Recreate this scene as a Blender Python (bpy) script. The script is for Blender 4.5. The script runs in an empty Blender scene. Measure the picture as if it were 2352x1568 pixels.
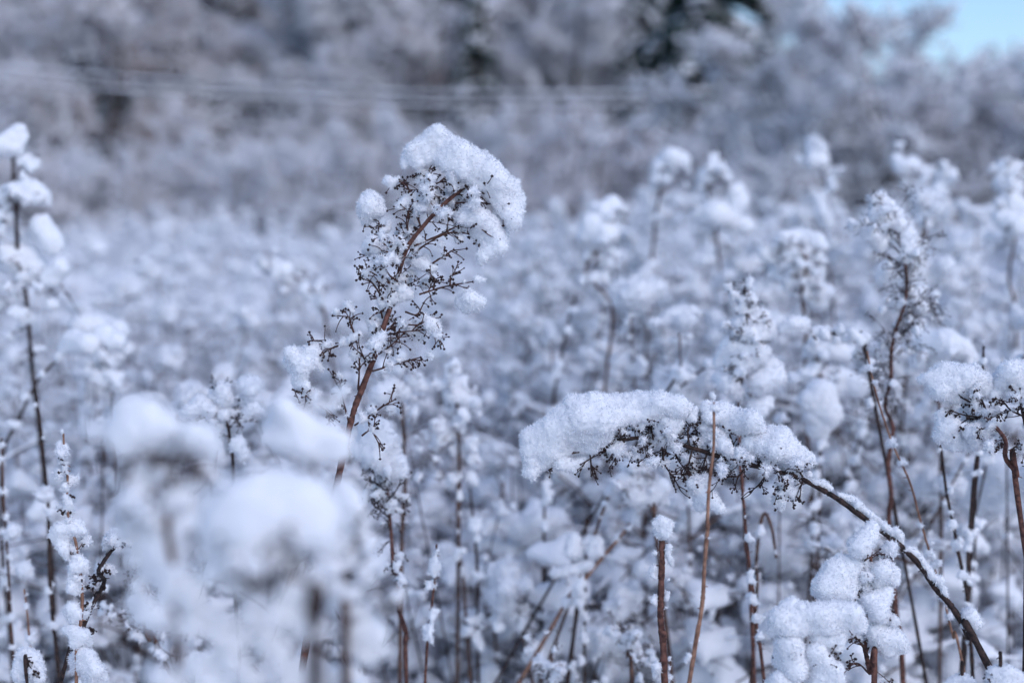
import bpy, math, random
import numpy as np
from mathutils import Vector, Matrix

R = math.radians
rng = np.random.default_rng(7)
random.seed(7)
S = bpy.context.scene
COL = S.collection

# ------------------------------------------------------------------ camera
CAM = Vector((0.0, 0.0, 1.28))
PITCH = R(4.9)
LENS, SENS = 50.0, 36.0
cd = bpy.data.cameras.new('camera'); cam = bpy.data.objects.new('camera', cd); COL.objects.link(cam)
cam.location = CAM; cam.rotation_euler = (R(90) - PITCH, 0, 0)
cd.lens = LENS; cd.sensor_width = SENS; cd.clip_start = 0.05; cd.clip_end = 2000
cd.dof.use_dof = True; cd.dof.focus_distance = 1.20; cd.dof.aperture_fstop = 3.3; cd.dof.aperture_blades = 9
S.camera = cam

# ------------------------------------------------------------------ sky, sun, exposure
SUN_EL, SUN_AZ = 42.0, 145.0          # degrees; azimuth clockwise from +Y (behind the camera, right)
w = bpy.data.worlds.new('World'); S.world = w; w.use_nodes = True
nt = w.node_tree; bg = nt.nodes['Background']
sky = nt.nodes.new('ShaderNodeTexSky'); sky.sky_type = 'NISHITA'; sky.sun_disc = False
sky.sun_elevation = R(SUN_EL); sky.sun_rotation = R(SUN_AZ); sky.air_density = 1.0; sky.dust_density = 1.3; sky.ozone_density = 5.0
nt.links.new(sky.outputs[0], bg.inputs[0]); bg.inputs[1].default_value = 0.15
sl = bpy.data.lights.new('sun', 'SUN'); sun = bpy.data.objects.new('sun', sl); COL.objects.link(sun)
sl.energy = 0.5; sl.angle = R(75); sl.color = (1.0, 0.84, 0.88)
sun.location = (0, 0, 30)
_d = Vector((math.sin(R(SUN_AZ)) * math.cos(R(SUN_EL)), math.cos(R(SUN_AZ)) * math.cos(R(SUN_EL)), math.sin(R(SUN_EL))))
sun.rotation_euler = _d.to_track_quat('Z', 'Y').to_euler()
S.view_settings.view_transform = 'Standard'; S.view_settings.look = 'None'
S.view_settings.gamma = 1; S.view_settings.exposure = 0.42; S.view_settings.use_curve_mapping = False
S.cycles.use_denoising = True
S.cycles.max_bounces = 10; S.cycles.diffuse_bounces = 6; S.cycles.transparent_max_bounces = 8

# ------------------------------------------------------------------ materials
def mat(name, c1, c2=None, scale=60, rough=0.8, bump=0.0, bscale=400, sss=0.0, spec=0.3, detail=4):
    m = bpy.data.materials.new(name); m.use_nodes = True
    n = m.node_tree.nodes; l = m.node_tree.links; p = n['Principled BSDF']
    p.inputs['Roughness'].default_value = rough
    p.inputs['Specular IOR Level'].default_value = spec
    if c2 is None: p.inputs['Base Color'].default_value = (*c1, 1)
    else:
        tc = n.new('ShaderNodeTexCoord'); t = n.new('ShaderNodeTexNoise'); t.inputs['Scale'].default_value = scale; t.inputs['Detail'].default_value = detail
        r = n.new('ShaderNodeValToRGB'); r.color_ramp.elements[0].position = .36; r.color_ramp.elements[1].position = .64
        r.color_ramp.elements[0].color = (*c1, 1); r.color_ramp.elements[1].color = (*c2, 1)
        l.new(tc.outputs['Object'], t.inputs['Vector']); l.new(t.outputs['Fac'], r.inputs['Fac']); l.new(r.outputs['Color'], p.inputs['Base Color'])
    if bump > 0:
        tc = n.new('ShaderNodeTexCoord'); t = n.new('ShaderNodeTexNoise'); t.inputs['Scale'].default_value = bscale; t.inputs['Detail'].default_value = 5
        b = n.new('ShaderNodeBump'); b.inputs['Strength'].default_value = bump; b.inputs['Distance'].default_value = 0.4 / bscale
        l.new(tc.outputs['Object'], t.inputs['Vector']); l.new(t.outputs['Fac'], b.inputs['Height']); l.new(b.outputs['Normal'], p.inputs['Normal'])
    if sss > 0:
        p.inputs['Subsurface Weight'].default_value = sss
        p.inputs['Subsurface Radius'].default_value = (1.0, 1.0, 1.0); p.inputs['Subsurface Scale'].default_value = 0.006
    return m
M = dict(
    frost=mat('frost_crystals', (0.70, 0.72, 0.76), (0.96, 0.96, 0.98), 1100, 0.5, spec=.5, detail=1),
    snow=mat('snow', (0.86, 0.87, 0.89), (0.90, 0.91, 0.93), 40, 0.6, 0.35, 900, 0.7),
    snow_far=mat('snow_far', (0.84, 0.85, 0.88), (0.90, 0.91, 0.93), 3, 0.7),
    red=mat('russet_bark', (0.055, 0.026, 0.022), (0.20, 0.09, 0.066), 260, 0.8, 0.5, 900),
    dark=mat('dark_bark', (0.018, 0.013, 0.013), (0.07, 0.042, 0.034), 260, 0.8, 0.5, 900),
    twig=mat('twig', (0.05, 0.026, 0.022), (0.12, 0.06, 0.045), 300, 0.8),
    dtwig=mat('dark_twig', (0.022, 0.015, 0.014), (0.065, 0.04, 0.034), 300, 0.8),
    seed=mat('seed', (0.018, 0.012, 0.012), (0.06, 0.03, 0.024), 900, 0.7),
    tan=mat('tan_stalk', (0.17, 0.085, 0.055), (0.38, 0.21, 0.14), 180, 0.7, 0.5, 900),
    mid=mat('brown_stalk', (0.05, 0.03, 0.026), (0.16, 0.09, 0.065), 120, 0.8, 0.4, 600),
    bark=mat('tree_bark', (0.045, 0.038, 0.036), (0.13, 0.105, 0.095), 6, 0.9),
    rtwig=mat('reddish_twigs', (0.17, 0.095, 0.08), (0.38, 0.24, 0.21), 5, 0.9),
    gtwig=mat('grey_twigs', (0.06, 0.056, 0.066), (0.19, 0.175, 0.20), 5, 0.9),
    needle=mat('conifer_needles', (0.012, 0.028, 0.022), (0.035, 0.06, 0.045), 4, 0.8),
    cable=mat('black_cable', (0.03, 0.03, 0.033), None, rough=0.6),
    litter=mat('meadow_litter', (0.20, 0.195, 0.21), (0.84, 0.85, 0.88), 3.0, 0.9, detail=8),
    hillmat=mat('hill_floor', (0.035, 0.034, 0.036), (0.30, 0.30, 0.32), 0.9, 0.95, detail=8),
)

# ------------------------------------------------------------------ pixel -> point  (2352 x 1568 picture units)
_r = Vector((1, 0, 0)); _f = Vector((0, math.cos(PITCH), -math.sin(PITCH))); _u = Vector((0, math.sin(PITCH), math.cos(PITCH)))
def px(d): return SENS / LENS * d / 2352
def P(x, y, d):
    s = px(d); return CAM + _f * d + _r * ((x - 1176) * s) + _u * (-(y - 784) * s)
def conv(fac, ox, oy): return lambda L: [((ox + p[0] * fac), (oy + p[1] * fac)) + ((p[2] * fac,) if len(p) > 2 else ()) for p in L]
z1 = conv(.2930, 597, 257); z2 = conv(.2930, 597, 643); z3 = conv(.3320, 1148.4, 826.9); z5 = conv(.4436, 0, 872.8)
z6 = conv(.3556, 826.9, 1010.6); z7 = conv(.3556, 1562, 1010.6); z8 = conv(.4394, 1745.6, 367.5); zz = lambda L: list(L)

# ------------------------------------------------------------------ mesh helpers
def mesh_np(name, V, F, m, smooth=True):
    V = np.asarray(V, dtype=np.float32); me = bpy.data.meshes.new(name)
    Fs = F if isinstance(F, list) else [F]
    Fs = [np.asarray(f, dtype=np.int32) for f in Fs if len(f)]
    me.vertices.add(len(V)); me.vertices.foreach_set('co', V.ravel())
    nl = sum(f.size for f in Fs); nf = sum(len(f) for f in Fs)
    me.loops.add(nl); me.polygons.add(nf)
    me.loops.foreach_set('vertex_index', np.concatenate([f.ravel() for f in Fs]))
    st = []; o = 0
    for f in Fs:
        k = f.shape[1]; st.append(o + np.arange(len(f)) * k); o += f.size
    me.polygons.foreach_set('loop_start', np.concatenate(st).astype(np.int32))
    if smooth: me.polygons.foreach_set('use_smooth', np.ones(nf, dtype=bool))
    me.update(calc_edges=True)
    if m is not None: me.materials.append(m)
    return me
class MB:
    def __init__(s): s.V = []; s.Q = []; s.T = []; s.n = 0
    def add(s, V, Q=None, T=None):
        if len(V) == 0: return
        s.V.append(np.asarray(V, float))
        if Q is not None and len(Q): s.Q.append(np.asarray(Q) + s.n)
        if T is not None and len(T): s.T.append(np.asarray(T) + s.n)
        s.n += len(V)
    def empty(s): return s.n == 0
    def mesh(s, name, m, base=(0, 0, 0), smooth=True):
        V = np.concatenate(s.V) - np.array(base)
        F = ([np.concatenate(s.Q)] if s.Q else []) + ([np.concatenate(s.T)] if s.T else [])
        return mesh_np(name, V, F, m, smooth)
def catmull(pts, n):
    p = np.array([list(q) for q in pts], float)
    if len(p) == 2: t = np.linspace(0, 1, n)[:, None]; return p[0] * (1 - t) + p[1] * t
    p = np.vstack([2 * p[0] - p[1], p, 2 * p[-1] - p[-2]]); k = len(p) - 3
    u = np.linspace(0, k - 1e-6, n); i = u.astype(int); t = (u - i)[:, None]
    a, b, c, d = p[i], p[i + 1], p[i + 2], p[i + 3]
    return 0.5 * (2 * b + (c - a) * t + (2 * a - 5 * b + 4 * c - d) * t ** 2 + (3 * b - a - 3 * c + d) * t ** 3)
def tube(mb, pts, r0, r1, sides=6, bump=0.0):
    pts = np.asarray(pts, float); n = len(pts)
    tg = np.gradient(pts, axis=0); tg /= np.linalg.norm(tg, axis=1)[:, None] + 1e-12
    ref = np.array([0.3, 1, 0.2]); a = np.cross(tg, ref); a /= np.linalg.norm(a, axis=1)[:, None] + 1e-12; b = np.cross(tg, a)
    rr = np.linspace(r0, r1, n)
    if bump: rr = rr * (1 + rng.normal(0, bump, n))
    th = np.arange(sides) * 2 * np.pi / sides
    V = pts[:, None, :] + rr[:, None, None] * (np.cos(th)[None, :, None] * a[:, None, :] + np.sin(th)[None, :, None] * b[:, None, :])
    i = np.arange(n - 1)[:, None] * sides; j = np.arange(sides)[None, :]; j2 = (j + 1) % sides
    Q = np.stack([i + j, i + j2, i + sides + j2, i + sides + j], -1).reshape(-1, 4)
    cap = [[0, k + 1, k] for k in range(1, sides - 1)] + [[(n - 1) * sides, (n - 1) * sides + k, (n - 1) * sides + k + 1] for k in range(1, sides - 1)]
    mb.add(V.reshape(-1, 3), Q, cap)
def prisms(mb, A, B, RA, RB, sides=3):
    """many separate tapered sticks at once"""
    A = np.asarray(A, float); B = np.asarray(B, float); n = len(A)
    if n == 0: return
    RA = np.broadcast_to(np.asarray(RA, float), (n,)); RB = np.broadcast_to(np.asarray(RB, float), (n,))
    t = B - A; t = t / (np.linalg.norm(t, axis=1)[:, None] + 1e-12)
    ref = np.where(np.abs(t[:, 2:3]) > .9, [[1., 0, 0]], [[0, 0, 1.]]); a = np.cross(t, ref); a /= np.linalg.norm(a, axis=1)[:, None] + 1e-12; b = np.cross(t, a)
    th = np.arange(sides) * 2 * np.pi / sides + .5
    ring = np.cos(th)[None, :, None] * a[:, None, :] + np.sin(th)[None, :, None] * b[:, None, :]
    V = np.concatenate([A[:, None, :] + RA[:, None, None] * ring, B[:, None, :] + RB[:, None, None] * ring], 1)
    o = np.arange(n)[:, None, None] * 2 * sides
    q = np.array([[k, (k + 1) % sides, sides + (k + 1) % sides, sides + k] for k in range(sides)])[None]
    mb.add(V.reshape(-1, 3), (o + q).reshape(-1, 4), None)
    # leave ends open except pointed look; cap the far end
    if sides == 3: mb.T.append((np.arange(n)[:, None] * 6 + np.array([[3, 4, 5]])) + mb.n - len(V) * 6)
_oct = (np.array([[1, 0, 0], [-1, 0, 0], [0, 1, 0], [0, -1, 0], [0, 0, 1], [0, 0, -1]], float),
        np.array([[0, 2, 4], [2, 1, 4], [1, 3, 4], [3, 0, 4], [2, 0, 5], [1, 2, 5], [3, 1, 5], [0, 3, 5]]))
def octas(mb, C, r):
    C = np.asarray(C, float); n = len(C)
    if n == 0: return
    r = np.broadcast_to(np.asarray(r, float), (n,))
    V = C[:, None, :] + r[:, None, None] * _oct[0][None] * (1 + rng.uniform(-.25, .25, (n, 6, 1)))
    mb.add(V.reshape(-1, 3), None, (np.arange(n)[:, None, None] * 6 + _oct[1][None]).reshape(-1, 3))
import bmesh
def _ico(k):
    bm = bmesh.new(); bmesh.ops.create_icosphere(bm, subdivisions=k, radius=1)
    V = np.array([v.co[:] for v in bm.verts]); F = np.array([[v.index for v in f.verts] for f in bm.faces]); bm.free(); return V, F
ICO2, ICO1 = _ico(2), _ico(1)
def balls(mb, C, r, ico=None):
    V0, F0 = ico or ICO1; C = np.asarray(C, float); n = len(C)
    if n == 0: return
    r = np.broadcast_to(np.asarray(r, float), (n,))
    V = C[:, None, :] + r[:, None, None] * V0[None]
    mb.add(V.reshape(-1, 3), None, (np.arange(n)[:, None, None] * len(V0) + F0[None]).reshape(-1, 3))

_tex = {}
def cloud(scale, depth):
    k = (scale, depth)
    if k not in _tex:
        t = bpy.data.textures.new('snow_relief', 'CLOUDS'); t.noise_scale = scale; t.noise_depth = depth; t.noise_basis = 'BLENDER_ORIGINAL'; _tex[k] = t
    return _tex[k]
def snow_mesh(name, C, r, voxel, lump=0.5, fine=0.8, needles=0.0, nlen=0.003, m=None, base=(0, 0, 0), smooth=12):
    """merge many balls of snow, give them an uneven crust and fine frost crystals"""
    mb = MB(); balls(mb, C, r, ICO2)
    me0 = mb.mesh('tmp', None); o = bpy.data.objects.new('tmp', me0); COL.objects.link(o)
    md = o.modifiers.new('r', 'REMESH'); md.mode = 'VOXEL'; md.voxel_size = voxel; md.adaptivity = 0
    md = o.modifiers.new('s', 'SMOOTH'); md.iterations = smooth; md.factor = .5
    rm = float(np.mean(r))
    md = o.modifiers.new('d', 'DISPLACE'); md.texture = cloud(round(rm * .9, 5), 2); md.strength = rm * lump; md.mid_level = .5; md.texture_coords = 'LOCAL'
    md = o.modifiers.new('e', 'DISPLACE'); md.texture = cloud(round(voxel * 2.6, 5), 3); md.strength = voxel * 1.9 * fine; md.mid_level = .5; md.texture_coords = 'LOCAL'
    dg = bpy.context.evaluated_depsgraph_get(); ev = o.evaluated_get(dg); me = ev.to_mesh()
    nv = len(me.vertices); V = np.empty(nv * 3, np.float32); me.vertices.foreach_get('co', V); V = V.reshape(-1, 3).astype(float)
    me.calc_loop_triangles(); T = np.empty(len(me.loop_triangles) * 3, np.int32); me.loop_triangles.foreach_get('vertices', T); T = T.reshape(-1, 3)
    N = np.empty(nv * 3, np.float32); me.vertices.foreach_get('normal', N); N = N.reshape(-1, 3).astype(float)
    nq = len(me.polygons); Q = None
    if all(len(p.vertices) == 4 for p in list(me.polygons)[:50]):
        Q = np.empty(nq * 4, np.int32)
        try: me.polygons.foreach_get('vertices', Q); Q = Q.reshape(-1, 4)
        except Exception: Q = None
    ev.to_mesh_clear(); bpy.data.objects.remove(o); bpy.data.meshes.remove(me0)
    out = MB()
    if Q is not None: out.add(V, Q, None)
    else: out.add(V, None, T)
    if needles > 0:
        a, b, c = V[T[:, 0]], V[T[:, 1]], V[T[:, 2]]
        ar = np.linalg.norm(np.cross(b - a, c - a), axis=1) / 2; k = int(ar.sum() * needles)
        if k > 0:
            f = rng.choice(len(T), k, p=ar / ar.sum()); uv = rng.random((k, 2)); fl = uv.sum(1) > 1; uv[fl] = 1 - uv[fl]
            p = a[f] + (b - a)[f] * uv[:, :1] + (c - a)[f] * uv[:, 1:]
            n = N[T[f, 0]]; d = n + rng.normal(0, .55, (k, 3)); d /= np.linalg.norm(d, axis=1)[:, None]
            s = np.cross(d, rng.normal(0, 1, (k, 3))); s /= np.linalg.norm(s, axis=1)[:, None]
            L = nlen * rng.uniform(.35, 1.2, k)[:, None]; wd = L * .22
            p0 = p + n * .00005
            Vn = np.stack([p0 - s * wd, p0 + s * wd, p0 + d * L * 1.0 + s * wd * .5, p0 + d * L * 1.25 - s * wd * .3], 1).reshape(-1, 3)
            out.add(Vn, (np.arange(k)[:, None] * 4 + np.array([[0, 1, 2, 3]])), None)
    me = out.mesh(name, m or M['snow'], base)
    if needles > 0 and m is None:
        me.materials.append(M['frost']); nb = (len(Q) if Q is not None else len(T)); kk = len(me.polygons)
        # quads come first in the mesh, then triangles
        ix = np.zeros(kk, np.int32)
        if Q is not None: ix[nb:] = 1
        else: ix[:kk - nb] = 1
        me.polygons.foreach_set('material_index', ix)
    return me

# ------------------------------------------------------------------ objects
def link(name, me, parent=None):
    o = bpy.data.objects.new(name, me); COL.objects.link(o)
    if parent is not None: o.parent = parent
    return o
def thing(name, label, cat, loc, group=None):
    o = bpy.data.objects.new(name, None); COL.objects.link(o); o.location = loc; o.empty_display_size = .1
    o['label'] = label; o['category'] = cat
    if group: o['group'] = group
    return o
def kind(o, k): o['kind'] = k; return o
def ground_z(x, y):
    x = np.asarray(x, float); y = np.asarray(y, float)
    z = .05 * np.sin(x * .9 + 1) * np.cos(y * .7) + .03 * np.sin(x * 2.3 + y * 1.7)
    return z
def hill_z(x, y):
    x = np.asarray(x, float); y = np.asarray(y, float)
    t = np.clip((y - 26) / 50, 0, 1); side = 1 / (1 + np.exp((x - 13) / 5))
    return ground_z(x, y) * (1 - t) + t * (3.0 + 15 * side)

# ================================================================== SETTING
def sheet(name, xs, ys, zf, m, dz=0.0):
    X, Y = np.meshgrid(xs, ys); Z = zf(X, Y) + dz; nx, ny = len(xs), len(ys)
    V = np.stack([X, Y, Z], -1).reshape(-1, 3); i = (np.arange(ny - 1)[:, None] * nx + np.arange(nx - 1)[None]).ravel()
    return kind(link(name, mesh_np(name, V, np.stack([i, i + 1, i + nx + 1, i + nx], 1), m)), 'structure')
sheet('ground', np.concatenate([np.linspace(-400, -30, 20), np.linspace(-28, 28, 140), np.linspace(30, 400, 20)]),
      np.concatenate([np.linspace(-200, -6, 12), np.linspace(-5, 27, 100)]), lambda x, y: hill_z(x, y), M['litter'])

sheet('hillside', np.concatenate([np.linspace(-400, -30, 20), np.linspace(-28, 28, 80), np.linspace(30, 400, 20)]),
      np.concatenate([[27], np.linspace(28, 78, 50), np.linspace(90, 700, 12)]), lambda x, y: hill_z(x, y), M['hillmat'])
# ------------------------------------------------------------------ weeds growing from the generator
def rand_unit(n=None):
    v = rng.normal(0, 1, (n, 3) if n else 3); return v / np.linalg.norm(v, axis=-1, keepdims=True)
def spray(tw, sd, start, direc, length, r=.0005, level=2, droop=.25, seedr=.0011, snowpts=None):
    """one wiry side branch with forking tips, each tip carrying a seed head"""
    start = np.asarray(start, float); d = np.asarray(direc, float); d = d / np.linalg.norm(d); n = 7
    pts = [start]; step = length / (n - 1); bend = rng.normal(0, .10, 3)
    for k in range(n - 1):
        d = d + bend + rng.normal(0, .07, 3) + np.array([0, 0, -droop * .25]); d /= np.linalg.norm(d); pts.append(pts[-1] + d * step)
    pts = np.array(pts); tube(tw, pts, r, r * .6, 4)
    if level > 0:
        m = rng.integers(3, 6)
        for q in range(m):
            i = rng.integers(1, n - 1); dd = (pts[i + 1] - pts[i]) / step + rand_unit() * .85
            spray(tw, sd, pts[i], dd, length * rng.uniform(.28, .5), r * .8, level - 1, droop, seedr, snowpts)
    octas(sd, [pts[-1]], seedr * rng.uniform(.8, 1.3))
    if snowpts is not None:
        for q in (2, 4): snowpts.append(pts[q])
def expand_blobs(L, d, thick=.5, sub=5):
    """traced outline discs -> balls spread in depth, lumpy"""
    C = []; Rr = []
    for (x, y, r) in L:
        s = px(d); c = np.array(P(x, y, d + rng.normal(0, r * s * thick))); rm = r * s
        C.append(c); Rr.append(rm * .98)
        for k in range(sub):
            v = rand_unit(); C.append(c + v * rm * rng.uniform(.6, .85)); Rr.append(rm * rng.uniform(.2, .36))
    m = len(L); K = [i * (sub + 1) for i in range(m)]
    for i in range(m):
        for j in range(i + 1, m):
            (x0, y0, r0), (x1, y1, r1) = L[i], L[j]; dd = math.hypot(x1 - x0, y1 - y0)
            if dd < 1.15 * (r0 + r1) and dd > .3 * (r0 + r1): C.append((C[K[i]] + C[K[j]]) / 2); Rr.append((r0 + r1) / 2 * px(d) * .93)
    return np.array(C), np.array(Rr)
def to_ground(pts_px, d, lean=0.0):
    """3-D polyline through traced points, first = top ... last = lowest seen, then on down to the ground"""
    w = [np.array(P(x, y, d)) for x, y in pts_px]
    a, b = w[-2], w[-1]; t = (b - a); t /= np.linalg.norm(t)
    gz = float(ground_z(b[0], b[1])) - .03
    h = b[2] - gz
    sl = np.clip(t[0] / max(-t[2], .35), -.6, .6)
    if h > .02:
        w.append(np.array([b[0] + sl * h * .45, b[1] + .01, b[2] - h * .5])); w.append(np.array([b[0] + sl * h * .7, b[1] + .015 + lean, gz]))
    return w
def plant(name, label, cat, d, stem, r0, r1, bark, snow=(), branches=(), sprays=None, dust=0, voxel=None, needles=None,
          tw='twig', extra_stems=(), group=None, wob=.012, sub=3, fine=1.15, thick=.5):
    """stem traced top -> bottom; snow = list of clumps (each a list of discs)"""
    voxel = voxel or (.0011 if d < 1.35 else .0021 if d < 1.8 else .0035)
    if needles is None: needles = 560000 if 1.0 < d < 1.35 else 160000 if 1.0 < d < 1.7 else 0
    W = to_ground(stem, d); base = W[-1].copy(); base[2] += .03
    for i in range(2, len(W) - 2): W[i] = W[i] + np.array([0, rng.normal(0, wob), 0])
    root = thing(name, label, cat, base, group)
    sp = catmull(W, 16 * len(W))
    mb = MB(); tube(mb, sp, r1, r0, 7, .07)
    for es in extra_stems:
        tube(mb, catmull([np.array(P(x, y, d)) for x, y in es], 10 * len(es)), r1 * .8, r1 * 1.1, 6, .06)
    # short broken side stubs that make a dead stem knotty
    k = int(len(sp) * (.12 if bark == 'tan' else .35)); ii = rng.integers(2, len(sp) - 2, k); dirs = rand_unit(k)
    prisms(mb, sp[ii], sp[ii] + dirs * np.array([1, 1, .6]) * rng.uniform(.002, .0055, (k, 1)), .0006, .0004)
    link('stem', mb.mesh('stem', M[bark], base), root)
    snowpts = []
    for br in branches:
        q = catmull([np.array(P(p[0], p[1], d + rng.normal(0, .004))) for p in br], 6 * len(br)); t = MB(); s = MB()
        tube(t, q, .0009, .0005, 5, .1)
        for k in range(max(2, len(br) * 2)):
            i = rng.integers(2, len(q) - 1); dd = (q[i] - q[i - 1]); dd = dd / np.linalg.norm(dd) + rand_unit() * .8
            spray(t, s, q[i], dd, rng.uniform(.007, .016), .0005, 1 if rng.random() < .4 else 0)
        octas(s, [q[-1]], .0013)
        b = link('side_branch', t.mesh('side_branch', M[tw], base), root); kind(link('seed_heads', s.mesh('seed_heads', M['seed'], base), b), 'stuff')
        snowpts += [q[i] for i in range(2, len(q), 3)]
    if sprays:
        t0, t1, n, L0, L1, fwd = sprays
        for k in range(n):
            f = t0 + (t1 - t0) * (k + rng.random()) / n; i = int(np.clip(f * (len(sp) - 1), 1, len(sp) - 2))
            tg = sp[i - 1] - sp[i]; tg /= np.linalg.norm(tg); o = np.cross(tg, rand_unit()); o /= np.linalg.norm(o)
            t = MB(); s = MB(); spray(t, s, sp[i], tg * fwd + o, L0 + (L1 - L0) * rng.random(), .00045 if d < 1.35 else .0004, 2, .3, .0010 if d < 1.35 else .0008, snowpts)
            b = link('side_branch', t.mesh('side_branch', M[tw], base), root); kind(link('seed_heads', s.mesh('seed_heads', M['seed'], base), b), 'stuff')
    for cl in snow:
        C, Rr = expand_blobs(cl, d, thick, sub)
        link('snow_clump', snow_mesh('snow_clump', C, Rr, voxel, .26, fine, needles, .0017 if d < 1.35 else .003, base=base), root)
    if dust:
        if snowpts: pp = np.array(snowpts); pp = pp[rng.integers(0, len(pp), dust)]
        else: pp = sp[rng.integers(2, int(len(sp) * .7), dust)]
        pp = pp + rng.normal(0, .0015, pp.shape) + np.array([0, 0, .0015])
        C = []; Rr = []
        for c in pp:
            rr = rng.uniform(.0016, .0042) * (1 if d < 1.35 else 1.3 if d < 1.7 else 1.9); C.append(c); Rr.append(rr)
            for q in range(3): C.append(c + rand_unit() * rr * 1.1); Rr.append(rr * .7)
        kind(link('snow_dusting', snow_mesh('snow_dusting', np.array(C), np.array(Rr), .0010 if d < 1.35 else .0018, .5, .8, needles * 1.3, .0022, base=base), root), 'stuff')
    return root
def stem_snow(pts, d_off, r, n, jit=.5):
    q = catmull([np.array([p[0], p[1], 0.]) for p in pts], n)
    return [(a[0] + rng.normal(0, r * jit), a[1] - d_off + rng.normal(0, r * jit), r * rng.uniform(.5, 1.25)) for a in q]

PL = 'weed'
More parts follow.
